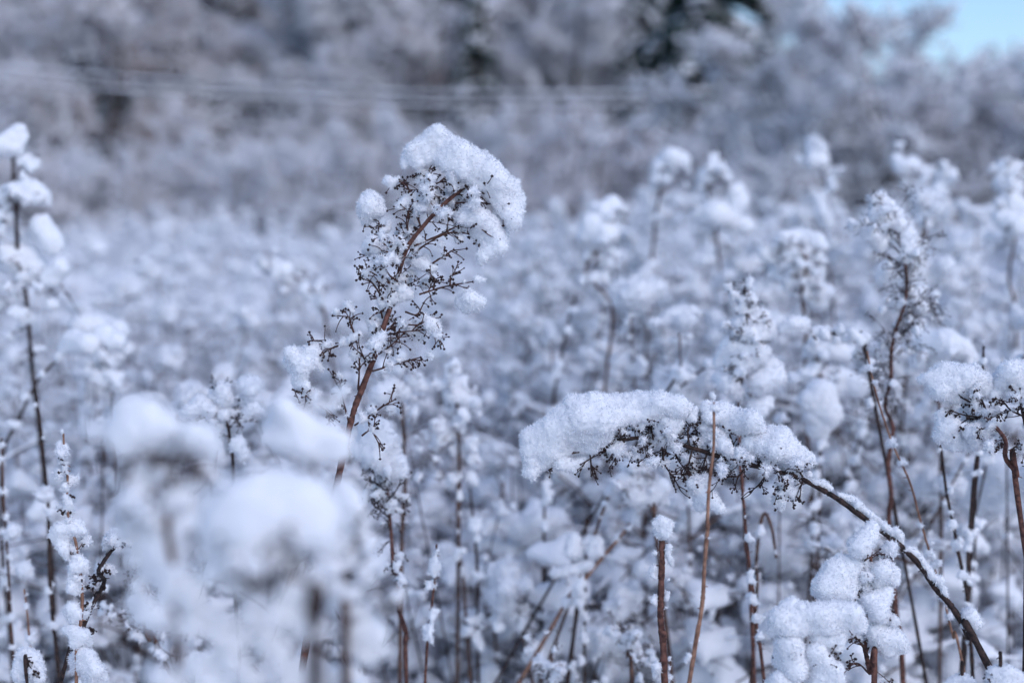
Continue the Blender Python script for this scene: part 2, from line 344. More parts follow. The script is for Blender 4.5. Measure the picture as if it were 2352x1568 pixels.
# ================================================================== the two plants in focus
plant('plume_weed', 'tall russet plume leaning right under a peaked cap of snow', PL, 1.20,
    z1([(1900, 560), (1790, 560), (1700, 575), (1610, 600), (1530, 650), (1400, 770), (1280, 900), (1170, 1050), (1100, 1220), (1070, 1360)]) + z2([(980, 350), (930, 520), (880, 640), (800, 850), (720, 1080)]) + [(775, 1120), (735, 1300), (692, 1538)],
    .0034, .0011, 'red',
    snow=[z1([(1390, 160, 70), (1340, 220, 85), (1290, 250, 60), (1200, 310, 75), (1150, 370, 55), (1430, 230, 95), (1480, 290, 110), (1380, 330, 90), (1560, 330, 125), (1240, 400, 60), (1650, 380, 110), (1730, 400, 100), (1480, 400, 90), (1790, 460, 115), (1600, 460, 90), (1850, 540, 120), (1940, 620, 115), (1990, 700, 105), (1960, 790, 95), (1870, 660, 90), (1990, 860, 75), (1740, 560, 80), (1900, 760, 60), (1130, 430, 30)]),
          z1([(1640, 790, 85), (1580, 830, 60), (1720, 840, 90), (1800, 900, 110), (1860, 980, 100), (1790, 1050, 90), (1880, 1060, 70), (1700, 950, 60), (1750, 1130, 60), (1730, 1180, 35)]),
          z1([(1160, 690, 55), (1230, 670, 60), (1320, 680, 80), (1300, 740, 60), (1370, 700, 50), (1100, 740, 45), (1340, 780, 35)]),
          z1([(860, 680, 75), (850, 740, 95), (900, 720, 85), (880, 780, 85), (820, 790, 60), (950, 780, 45), (820, 870, 30)]),
          z1([(1010, 540, 45), (1040, 560, 35), (985, 545, 30), (1030, 600, 18), (1085, 520, 22)]),
          z1([(880, 1030, 65), (840, 1060, 50), (910, 1080, 45), (930, 1010, 35)]),
          z1([(1640, 1450, 70), (1580, 1490, 65), (1680, 1500, 75), (1740, 1490, 40), (1620, 1540, 50)]),
          z1([(1700, 1310, 35), (1750, 1320, 30), (1600, 1330, 22)]),
          z1([(1120, 1390, 50), (1090, 1440, 60), (1160, 1430, 50), (1050, 1480, 40)]),
          z1([(1270, 1190, 60), (1340, 1230, 45), (1210, 1180, 35), (1380, 1220, 25)]),
          z1([(1000, 920, 35), (1010, 870, 30), (960, 930, 30)]),
          z2([(240, 570, 60), (230, 640, 55), (300, 600, 75), (380, 560, 55), (420, 500, 45), (330, 680, 70), (420, 640, 60), (290, 740, 50), (310, 800, 65), (360, 830, 45), (440, 570, 50), (480, 700, 30)]),
          z2([(410, 890, 50), (450, 910, 50), (400, 950, 35), (480, 960, 35)]),
          z2([(740, 450, 45), (780, 430, 35), (700, 470, 25), (850, 510, 30), (640, 500, 30)]),
          z2([(610, 750, 25), (600, 870, 40), (650, 860, 35), (690, 870, 25), (570, 990, 25), (620, 1000, 25)]),
          z2([(690, 200, 45), (600, 250, 35), (720, 240, 30)]),
          z2([(1330, 340, 55), (1370, 330, 45), (1290, 290, 30), (1400, 400, 35), (1340, 410, 30)]),
          z2([(1310, 580, 28), (1350, 600, 22), (1140, 625, 16)]),
          z2([(860, 1020, 32), (900, 1040, 28), (1010, 1010, 28), (1050, 1000, 18)]),
          z2([(1050, 130, 60), (1130, 90, 45), (1000, 180, 45), (1180, 140, 25)]),
          z1([(1500, 700, 40), (1430, 850, 30), (1560, 1000, 45), (1420, 1040, 35), (1140, 1130, 28)]),
          z1([(900, 1330, 35), (960, 1290, 28), (880, 1230, 22)])],
    branches=[z1(b) for b in ([(1530, 650), (1700, 550), (1780, 600)], [(1530, 650), (1640, 640), (1750, 640)], [(1480, 730), (1600, 710), (1750, 715), (1880, 740), (1910, 760)],
        [(1210, 1050), (1400, 970), (1560, 890), (1650, 880), (1770, 940)], [(1200, 1120), (1300, 1040), (1480, 950), (1650, 960), (1730, 1010)],
        [(1290, 620), (1330, 450), (1410, 340)], [(1360, 600), (1310, 520), (1240, 470)], [(1180, 630), (1130, 560), (1030, 540)], [(1350, 620), (1390, 560), (1500, 540)],
        [(1010, 1080), (930, 970), (930, 860), (830, 840)], [(1250, 1430), (1450, 1370), (1670, 1330)], [(1360, 1390), (1370, 1340), (1400, 1320)], [(1490, 1355), (1500, 1290), (1570, 1260)],
        [(1080, 1330), (1000, 1260), (930, 1100), (850, 1110)], [(1060, 1380), (950, 1300), (780, 1210)], [(1350, 1190), (1440, 1130), (1520, 1080)], [(950, 1440), (870, 1330), (770, 1270)],
        [(1110, 1200), (1040, 1120), (940, 1080)], [(1200, 1030), (1150, 900), (1160, 780)], [(1260, 900), (1220, 800), (1100, 750)], [(1340, 820), (1450, 800), (1510, 850)])]
        + [z2(b) for b in ([(930, 580), (1020, 520), (1130, 420)], [(880, 715), (1100, 650), (1260, 605)], [(770, 860), (780, 650), (760, 490)], [(830, 670), (810, 600), (780, 530)],
        [(760, 480), (690, 495), (550, 540), (400, 640), (385, 700)], [(735, 410), (710, 340), (690, 290), (570, 280)], [(695, 1110), (650, 930), (620, 770)], [(740, 1140), (850, 1070), (980, 980), (1060, 935)],
        [(840, 1090), (890, 1200), (960, 1330)], [(800, 1220), (870, 1165), (930, 1125)], [(450, 970), (530, 1030), (585, 1085)], [(250, 855), (320, 880), (380, 910)], [(980, 400), (1110, 350), (1240, 350), (1350, 290)],
        [(950, 440), (1100, 410), (1280, 390)], [(1140, 250), (1230, 270), (1285, 180)], [(550, 530), (480, 480), (410, 475)], [(960, 300), (940, 180), (935, 20)], [(1330, 400), (1370, 440), (1410, 475)])],
    sprays=(.15, .60, 36, .018, .038, .5), dust=200)

_s2 = z3([(240, 760), (330, 690), (450, 650), (600, 620), (700, 600), (800, 565), (880, 545), (1010, 545), (1100, 560), (1200, 575), (1330, 610), (1440, 645), (1620, 700), (1800, 740), (1970, 785), (2100, 830), (2240, 900)])
_s2b = z7([(930, 325), (1050, 400), (1200, 510), (1310, 590), (1420, 680), (1540, 800), (1650, 950), (1750, 1070), (1830, 1190), (1880, 1280), (1990, 1470)])
plant('arched_weed', 'dark stem bent over in a long arch under a thick ridge of snow', PL, 1.20, _s2 + _s2b, .0029, .0013, 'dark',
    snow=[z3([(500, 300, 65), (480, 260, 35), (650, 300, 90), (800, 310, 85), (950, 300, 95), (1100, 300, 95), (1230, 320, 85), (1300, 330, 45), (560, 400, 130), (400, 470, 130), (270, 560, 120), (210, 620, 80), (200, 530, 70), (350, 610, 120), (500, 560, 110), (620, 510, 110), (700, 420, 120), (850, 380, 85), (1000, 380, 70), (1150, 380, 75), (1270, 400, 50), (210, 770, 55), (225, 815, 30), (280, 700, 80), (640, 600, 60), (740, 530, 50)]),
          z3([(420, 710, 60), (500, 730, 55), (370, 740, 45), (580, 700, 40)]),
          z3([(1100, 480, 40), (1150, 420, 50), (1200, 480, 48), (1240, 430, 40), (1330, 400, 40), (1350, 340, 30), (1400, 460, 38), (1110, 530, 28)]),
          z3([(1430, 320, 48), (1540, 360, 80), (1640, 400, 80), (1740, 420, 85), (1800, 480, 50), (1450, 400, 50), (1590, 450, 60), (1690, 480, 50)]),
          z3([(1550, 590, 60), (1520, 530, 50), (1590, 640, 40), (1600, 690, 25)]),
          z3([(1740, 580, 75), (1850, 560, 80), (1950, 530, 80), (1900, 620, 80), (1830, 640, 50), (2060, 670, 90), (2130, 690, 60), (1980, 680, 60), (2000, 740, 35), (1880, 480, 40)]),
          z3([(2230, 860, 42), (2180, 850, 28), (2290, 890, 24), (2140, 790, 30)]),
          z3([(1390, 900, 75), (1340, 850, 55), (1450, 960, 70), (1390, 1000, 55), (1520, 1020, 45), (1420, 820, 45)]),
          z7([(1030, 352, 22), (1070, 370, 30), (1110, 385, 34), (1150, 420, 34), (1190, 455, 26), (1235, 490, 32), (1270, 515, 28), (1320, 555, 30), (1360, 590, 26), (1410, 620, 42), (1395, 590, 32), (1425, 655, 26)]),
          z7([(1470, 705, 28), (1500, 720, 36), (1540, 760, 36), (1570, 800, 30), (1600, 835, 32), (1630, 880, 26), (1675, 905, 34), (1700, 960, 26), (1715, 1000, 20)]),
          z7([(1870, 1130, 60), (1900, 1180, 55), (1840, 1190, 35)])],
    branches=[z3(b) for b in ([(1120, 600), (1140, 720), (1200, 810), (1240, 880)], [(1180, 590), (1240, 700), (1290, 780), (1180, 790)], [(860, 560), (800, 640), (740, 700)], [(780, 570), (690, 640), (560, 720)],
        [(620, 620), (630, 720), (640, 790)], [(430, 655), (380, 720), (340, 760)], [(1010, 560), (1040, 640), (1130, 660)], [(1330, 620), (1300, 720), (1260, 760)], [(1850, 750), (1800, 850), (1730, 910)],
        [(1930, 790), (1960, 860), (1950, 920)], [(2100, 840), (2060, 900), (2010, 950)], [(860, 520), (820, 450), (780, 400)], [(1060, 550), (1050, 470), (1070, 390)], [(1310, 590), (1300, 480), (1340, 420)], [(1620, 690), (1610, 570), (1570, 480)],
        [(1700, 720), (1650, 800), (1560, 800)], [(1430, 650), (1400, 740), (1350, 800)])],
    sprays=(.17, .53, 46, .016, .034, .45), dust=170, tw='dtwig', wob=.004)

# ================================================================== other plants near the plane of focus
plant('snowy_weed', 'stout weed stacked with white clumps below the arched stem', PL, 1.17,
    z7([(1235, 700), (1230, 780), (1225, 900), (1220, 1050), (1220, 1200), (1220, 1350), (1230, 1500), (1228, 1600)]), .0026, .0013, 'red',
    snow=[z7([(1240, 560, 50), (1200, 630, 70), (1160, 690, 80), (1240, 620, 45), (1120, 660, 45)]),
          z7([(1040, 770, 50), (1000, 860, 100), (940, 950, 95), (1080, 880, 90), (1080, 980, 70), (910, 900, 50), (1140, 800, 50)]),
          z7([(1300, 840, 70), (1370, 860, 60), (1270, 910, 60), (1390, 910, 35), (1330, 800, 40)]),
          z7([(1320, 1000, 60), (1350, 960, 35), (1230, 1040, 65), (1280, 1110, 70), (1330, 1150, 50)]),
          z7([(1300, 1270, 95), (1380, 1290, 85), (1430, 1330, 55), (1250, 1230, 60), (1340, 1350, 60), (1290, 1200, 50)])],
    branches=[z7(b) for b in ([(1225, 950), (1160, 830), (1200, 770)], [(1225, 980), (1290, 930)], [(1222, 940), (1150, 980), (1130, 1030)], [(1220, 1400), (1160, 1300), (1130, 1270)], [(1225, 1510), (1150, 1440), (1090, 1460)], [(1220, 1100), (1300, 1080), (1330, 1050)])],
    sprays=(.1, .7, 10, .012, .028, .7), dust=50)
plant('snowy_weed', 'low spreading weed, bare forked tan twigs in front of its broad snow mound', PL, 1.13,
    z7([(630, 1240), (700, 1310), (740, 1420), (800, 1540), (810, 1620)]), .0018, .0009, 'tan',
    snow=[z7([(720, 1080, 75), (650, 1150, 85), (790, 1120, 85), (600, 1220, 50), (700, 1200, 90), (900, 1120, 85), (1010, 1110, 85), (1110, 1120, 80), (1150, 1190, 65), (1060, 1210, 70), (860, 1190, 70), (950, 1200, 70)]),
          z7([(700, 1330, 100), (660, 1420, 70), (780, 1400, 70), (740, 1480, 90)]),
          z7([(960, 1280, 80), (1020, 1330, 50), (890, 1270, 55), (1040, 1260, 40)]),
          z7([(880, 1370, 75), (930, 1440, 75), (850, 1470, 60), (990, 1490, 75), (1000, 1560, 70), (900, 1560, 70)]),
          z7([(640, 1540, 60), (590, 1580, 50), (720, 1600, 70)])],
    branches=[z7(b) for b in ([(830, 1480), (930, 1440), (1010, 1380)], [(705, 1310), (740, 1250), (740, 1200)], [(820, 1500), (845, 1430), (830, 1400)], [(1000, 1200), (1060, 1195), (1110, 1180)], [(790, 1530), (730, 1500), (670, 1520)])],
    sprays=(.05, .45, 3, .012, .02, .8), dust=12, thick=.25)
plant('snow_capped_stick', 'short brown broken stick topped by a small frosty cap of snow, standing under the arch', 'stick', 1.19,
    z6([(1950, 650), (1950, 800), (1945, 950), (1940, 1130), (1955, 1300), (1968, 1568)]), .0032, .0025, 'red',
    snow=[z6([(1945, 520, 38), (1960, 575, 58), (1935, 600, 40), (1995, 540, 36), (1905, 540, 25), (1985, 610, 32)]),
          z6([(1995, 690, 26), (2005, 770, 24), (1985, 730, 22), (2010, 800, 18)]), z6([(1905, 730, 22), (1895, 830, 30), (1880, 860, 22), (1910, 890, 18)]),
          z6([(1905, 1010, 24), (1895, 1040, 22), (1918, 1060, 15)]), z6([(1985, 990, 24), (1978, 1030, 18), (1990, 900, 16), (1975, 1080, 14)]), z6([(1915, 1460, 34), (1930, 1500, 28), (1905, 1520, 22)]), z6([(2000, 1530, 26), (1995, 1410, 20), (1998, 1470, 16)])],
    voxel=.0010, wob=.001, fine=1.0)
plant('bare_stalk', 'thin orange-tan bare stalk crossing in front of the snowy arch', 'stalk', 1.10,
    z3([(1480, 290), (1480, 500), (1475, 640), (1455, 800), (1445, 950), (1435, 1150)]) + z7([(180, 550), (160, 800), (145, 1030), (110, 1250), (60, 1568)]), .0020, .0010, 'tan',
    snow=[z3([(1470, 240, 22), (1482, 262, 20), (1478, 330, 30), (1510, 335, 26)]), z3([(1400, 1215, 14), (1440, 1230, 18)]), z7([(110, 1300, 22), (80, 1310, 16)]), z7([(60, 1390, 24), (40, 1430, 20)])],
    voxel=.0010, wob=.001)
plant('frosted_weed', 'thin upright weed at the lower left, beaded with snow tufts along its tan stem', PL, 1.17,
    z5([(328, 275), (335, 400), (345, 500), (345, 640), (360, 740), (393, 840), (415, 1000), (425, 1150), (415, 1280), (405, 1420), (398, 1568)]), .0018, .0008, 'tan',
    snow=[z5([(320, 262, 14), (326, 285, 9)]), z5([(315, 335, 26), (335, 355, 24), (325, 390, 24), (300, 350, 16), (335, 420, 14)]), z5([(335, 455, 19), (328, 470, 14), (345, 480, 12)]), z5([(335, 545, 21), (325, 570, 16), (348, 570, 14)]), z5([(340, 610, 22), (360, 640, 24), (340, 660, 18), (372, 665, 14)]),
          z5([(400, 755, 42), (360, 760, 48), (310, 770, 42), (280, 800, 32), (330, 810, 40), (430, 780, 26), (300, 840, 25), (330, 880, 32), (350, 920, 20)]),
          z5([(400, 925, 32), (430, 950, 34), (385, 965, 34), (440, 985, 22), (370, 1000, 22)]), z5([(380, 1040, 34), (365, 1080, 28), (410, 1070, 24), (395, 1100, 20)]),
          z5([(375, 1180, 40), (345, 1200, 26), (400, 1210, 30), (380, 1240, 28)]), z5([(430, 1320, 40), (385, 1300, 40), (460, 1360, 25), (340, 1290, 25), (390, 1360, 35)]),
          z5([(420, 1410, 42), (460, 1430, 42), (385, 1440, 32), (440, 1480, 45), (490, 1500, 45), (530, 1540, 35), (520, 1490, 25), (470, 1560, 45), (390, 1500, 28)])],
    sprays=(.05, .6, 14, .005, .012, .8), dust=30, voxel=.0011, wob=.002, fine=1.0)
plant('dark_weed', 'dark curled seed stalk leaning right behind the beaded weed at the lower left', PL, 1.24,
    z5([(650, 790), (620, 830), (580, 870), (540, 960), (500, 1080), (450, 1210), (370, 1420), (320, 1568)]), .0024, .0015, 'dark',
    snow=[z5([(575, 800, 30), (600, 785, 28), (555, 820, 24), (625, 790, 20), (590, 825, 22)])], sprays=(.02, .62, 26, .006, .013, .3), dust=26, tw='dtwig')
plant('snowy_weed', 'rounded snow tuft poking up at the very bottom left corner', PL, 1.14, z5([(155, 1520), (165, 1560), (172, 1640)]), .0018, .001, 'dark',
    snow=[z5([(130, 1420, 45), (160, 1450, 60), (110, 1470, 48), (180, 1500, 55), (100, 1520, 45), (140, 1530, 60), (200, 1540, 35)])], sprays=(.0, .3, 7, .008, .018, .8), dust=10, tw='dtwig')
plant('snowy_weed', 'dark forked twigs with round seeds against two big snow humps, right edge', PL, 1.22,
    z8([(1070, 1190), (1130, 1280), (1200, 1375), (1230, 1440), (1310, 1568), (1360, 1660), (1385, 1800)]), .0028, .0013, 'red',
    snow=[z8([(960, 1110, 60), (1000, 1130, 80), (1070, 1140, 80), (940, 1200, 60), (1130, 1170, 60), (1180, 1140, 38), (1190, 1210, 45), (880, 1140, 38), (1010, 1220, 60), (840, 1150, 25)]),
          z8([(1310, 1110, 70), (1370, 1120, 80), (1260, 1150, 55), (1340, 1200, 60), (1240, 1200, 42), (1400, 1200, 60), (1220, 1240, 30), (1440, 1110, 60)]),
          z8([(950, 1340, 42), (970, 1400, 60), (940, 1440, 40), (1010, 1470, 58), (1080, 1480, 50), (1000, 1380, 50)]), z8([(1100, 1420, 45), (1150, 1390, 35), (1130, 1480, 40)]), z8([(1230, 1310, 28), (1300, 1320, 25), (1280, 1480, 22), (1240, 1500, 18)])],
    branches=[z8(b) for b in ([(1200, 1370), (1100, 1350), (1020, 1400)], [(1150, 1345), (1060, 1330), (1000, 1310)], [(1130, 1280), (1050, 1240), (1010, 1230)], [(1215, 1400), (1190, 1320), (1150, 1230)], [(1200, 1375), (1220, 1300), (1250, 1240)], [(1110, 1250), (1070, 1210), (1110, 1200), (1150, 1290)],
        [(1230, 1440), (1160, 1430), (1150, 1380)], [(1310, 1568), (1330, 1500), (1400, 1540)])],
    sprays=(.0, .4, 12, .012, .026, .7), dust=46, tw='dtwig')
plant('snowy_weed', 'knotty dark twig cluster cut off by the right edge, below the right snow hump', PL, 1.2,
    z8([(1360, 1230), (1378, 1340), (1385, 1450), (1395, 1600), (1400, 1800)]), .0026, .0014, 'dark',
    snow=[z8([(1395, 1280, 30), (1420, 1300, 40), (1400, 1390, 28)])], branches=[z8([(1380, 1340), (1310, 1305), (1270, 1260)]), z8([(1370, 1300), (1350, 1240), (1330, 1225)])], sprays=(0, .3, 6, .012, .02, .8), dust=12, tw='dtwig')
plant('snowy_weed', 'low snow cushion with seed heads in the bottom right corner', PL, 1.12, z7([(2060, 1530), (2070, 1570), (2075, 1650)]), .002, .001, 'dark',
    snow=[z7([(2040, 1510, 60), (2110, 1500, 60), (2170, 1520, 50), (2010, 1550, 40), (2090, 1560, 70), (2190, 1570, 50)])], sprays=(0, .3, 7, .008, .016, .9), dust=8, thick=.2, tw='dtwig', wob=0)
plant('snowy_weed', 'low snow cushion at the bottom edge just left of the corner one', PL, 1.15, z7([(1810, 1565), (1815, 1620), (1815, 1700)]), .002, .001, 'dark',
    snow=[z7([(1770, 1560, 45), (1820, 1545, 50), (1870, 1570, 45), (1730, 1590, 40)])], dust=0, thick=.2, wob=0)

def scatter_clumps(n, x0, x1, y0, y1):
    out = []
    for k in range(n):
        cx, cy = rng.uniform(x0, x1), rng.uniform(y0, y1)
        if 1330 < cx < 1600 and cy < 1120: continue
        out.append(z5([(cx + rng.normal(0, 38), cy + rng.normal(0, 26), rng.uniform(26, 62)) for q in range(5)]))
    return out
# ================================================================== foreground, strongly out of focus
plant('drooping_weed', 'closest weed, its drooping dark tip under a huge soft dome of snow', PL, .53,
    z5([(1330, 960), (1320, 890), (1370, 850), (1420, 880), (1480, 960), (1550, 1070), (1600, 1200), (1640, 1400), (1640, 1650)]), .0030, .0022, 'dark',
    snow=[z5([(1350, 550, 110), (1450, 570, 150), (1590, 620, 150), (1250, 640, 160), (1170, 720, 150), (1400, 690, 160), (1560, 730, 150), (1680, 710, 120), (1130, 810, 120), (1660, 810, 110), (1290, 790, 120), (1190, 880, 110), (1480, 800, 90)]),
          z5([(1130, 940, 90), (1200, 960, 80), (1090, 1020, 70)])] + scatter_clumps(64, 800, 1640, 1010, 1590),
    sprays=(.02, .42, 26, .008, .02, .5), dust=40, voxel=.0019, needles=0, tw='dtwig', wob=.002, thick=.35)
plant('drooping_weed', 'close weed left of the big dome, two soft snow heads above grey twigs', PL, .61,
    z5([(760, 400), (790, 520), (860, 650), (900, 900), (930, 1200), (950, 1650)]), .0028, .0012, 'mid',
    snow=[z5([(660, 150, 90), (760, 170, 100), (600, 220, 75), (700, 260, 110), (840, 240, 100), (620, 330, 80), (780, 330, 90), (900, 260, 70)]),
          z5([(1000, 280, 90), (1070, 300, 90), (970, 340, 80), (1100, 370, 60), (900, 380, 60)]),
          z5([(690, 640, 90), (650, 720, 70), (760, 600, 80), (720, 540, 60), (780, 740, 70)]), z5([(900, 560, 70), (960, 620, 70), (860, 640, 60), (840, 470, 55)]),
          z5([(800, 880, 100), (780, 980, 90), (870, 960, 90), (760, 820, 60), (900, 1050, 60), (960, 760, 90), (920, 860, 80), (1000, 680, 70)]), z5([(760, 450, 60), (700, 500, 60), (1050, 460, 60), (1120, 520, 60)])] + scatter_clumps(26, 640, 1050, 480, 1250),
    branches=[z5(b) for b in ([(790, 520), (860, 430), (960, 400)], [(800, 540), (900, 500), (1050, 470)], [(780, 480), (700, 420), (640, 400)])], sprays=(0, .4, 12, .015, .035, .6), dust=30, voxel=.0022, needles=0)
plant('drooping_weed', 'close weed with twin pale snow heads at the foot of the russet plume', PL, .67,
    z5([(1600, 380), (1660, 560), (1740, 800), (1790, 1000), (1800, 1300), (1810, 1650)]), .0026, .0012, 'mid',
    snow=[z5([(1470, 140, 75), (1430, 220, 80), (1520, 210, 100), (1600, 260, 100), (1700, 300, 90), (1400, 300, 70), (1560, 340, 80), (1790, 300, 55), (1760, 370, 70), (1650, 400, 60)]),
          z5([(1780, 560, 70), (1830, 640, 75), (1860, 740, 75), (1780, 700, 60), (1840, 850, 65)]), z5([(1900, 1000, 65), (1850, 960, 60), (1650, 960, 55), (1680, 900, 50)]), z5([(1900, 1250, 80), (1830, 1330, 70), (1960, 1320, 70), (1920, 1420, 80)]), z5([(1750, 1150, 45), (1720, 1540, 80), (1820, 1520, 70)])] + scatter_clumps(26, 1640, 1960, 700, 1590),
    sprays=(0, .5, 14, .012, .03, .6), dust=30, voxel=.0024, needles=0, tw='dtwig')

# ================================================================== traced plants behind the plane of focus
plant('snowy_weed', 'tall snow hood over a fan of dark twigs, behind the russet plume foot', PL, 1.40,
    z6([(130, 150), (145, 230), (160, 300), (175, 430), (190, 600), (225, 780), (250, 900), (255, 1040), (290, 1300), (300, 1568)]), .0026, .0012, 'red',
    snow=[z2([(850, 1140, 90), (930, 1180, 110), (1000, 1260, 100), (860, 1260, 100), (1040, 1370, 80), (1100, 1430, 60), (780, 1330, 80), (1020, 1500, 90), (900, 1380, 100), (1110, 1500, 60)]), z6([(260, 960, 30), (240, 900, 18)])],
    branches=[z6(b) for b in ([(160, 320), (90, 270), (30, 250)], [(170, 400), (230, 330), (270, 250)], [(180, 450), (120, 420), (80, 370)], [(150, 240), (110, 170), (90, 150)], [(150, 250), (200, 160), (200, 120)], [(185, 500), (130, 450), (90, 420)])],
    sprays=(.0, .5, 22, .015, .03, .8), dust=40, tw='dtwig')
plant('spire_weed', 'slender tall weed with a peaked snow tip and wispy upswept dark twigs', PL, 1.52,
    z8([(665, 290), (700, 350), (740, 470), (752, 600), (740, 740), (710, 870), (690, 1000), (685, 1150), (690, 1300), (690, 1400)]) + z7([(1340, 150), (1330, 330), (1355, 500), (1355, 780), (1375, 1100), (1410, 1568)]), .0034, .0013, 'red',
    snow=[z8([(630, 195, 38), (600, 240, 38), (660, 250, 55), (710, 280, 45), (610, 300, 50), (680, 320, 50), (730, 340, 40)]), z8([(770, 390, 55), (800, 450, 55), (770, 480, 40), (830, 480, 35)]), z8([(590, 390, 55), (620, 440, 50), (550, 380, 35)]),
          z8([(820, 540, 50), (790, 600, 45), (840, 590, 30)]), z8([(790, 680, 35), (810, 740, 40), (850, 780, 45)]), z8([(640, 620, 42), (670, 580, 35)]), z8([(780, 830, 30), (640, 780, 28)])],
    sprays=(.03, .50, 60, .025, .055, 1.6), dust=70, tw='dtwig')
plant('snowy_weed', 'fan of stacked snow tufts just left of the wispy spire weed, dark twigs peeping through', PL, 1.5,
    [(1722, 645), (1718, 730), (1712, 830), (1702, 930), (1700, 1100), (1712, 1250), (1722, 1400)], .0026, .0010, 'red',
    snow=[[(1720, 655, 12), (1725, 640, 9)], [(1745, 735, 32), (1700, 750, 26), (1770, 760, 22), (1720, 770, 26)], [(1680, 800, 32), (1660, 830, 26), (1700, 840, 28), (1740, 810, 30)], [(1770, 850, 34), (1745, 880, 30), (1790, 870, 20)], [(1670, 880, 26), (1650, 870, 20), (1690, 900, 22)], [(1740, 940, 26), (1760, 925, 20)]],
    sprays=(.02, .42, 40, .012, .028, .7), dust=70, tw='dtwig')
plant('snowy_weed', 'trio of round snow puffs between the two soft close snow heads', PL, 1.42,
    z5([(1170, 60), (1165, 160), (1190, 280), (1200, 500), (1210, 900)]), .0024, .0012, 'dark',
    snow=[z5([(1150, 50, 52), (1170, 110, 48), (1140, 95, 40)]), z5([(1270, 20, 50), (1320, 25, 50), (1300, 55, 40)]), z5([(1040, 130, 60), (985, 160, 45), (1090, 160, 45), (935, 175, 22)]), z5([(1310, 150, 45), (1270, 180, 35), (1350, 165, 30)]), z5([(1160, 180, 40), (1230, 330, 50), (1260, 390, 35)])],
    branches=[z5([(1190, 190), (1260, 215), (1310, 200)]), z5([(1170, 170), (1100, 190), (1060, 185)])], sprays=(0, .35, 14, .012, .03, .8), dust=20, tw='dtwig')
plant('snowy_weed', 'snow-tipped tall weed at the far left edge with a sagging dark plume', PL, 1.85,
    [(32, 300), (30, 380), (44, 470), (46, 590), (62, 680), (76, 850), (96, 1000), (112, 1250), (130, 1550)], .0038, .002, 'dark',
    snow=[[(45, 300, 20), (25, 320, 26), (5, 335, 28), (55, 315, 14), (40, 345, 18)], [(75, 440, 32), (100, 455, 22), (50, 430, 22), (10, 450, 26)], [(60, 590, 34), (25, 600, 32), (85, 610, 26), (5, 570, 20)], [(115, 640, 28), (140, 615, 26)], [(60, 640, 26), (20, 505, 26), (95, 520, 32), (120, 560, 32)], [(120, 700, 20), (60, 730, 22)], [(105, 1170, 36), (80, 1180, 22)]],
    branches=[[(60, 590), (110, 620), (150, 670), (185, 725)], [(60, 590), (90, 640), (130, 680)]], sprays=(.06, .5, 34, .02, .045, .1), dust=60, tw='dtwig')
plant('bent_weed', 'dark forked stem slanting up from the left edge across the taller left edge stem', 'stem', 1.8,
    [(160, 800), (90, 870), (40, 960), (5, 1050), (8, 1250), (20, 1500)], .003, .0016, 'dark', snow=[[(170, 780, 30), (200, 790, 30), (150, 800, 22)], [(240, 770, 30), (270, 785, 26)]], dust=10)
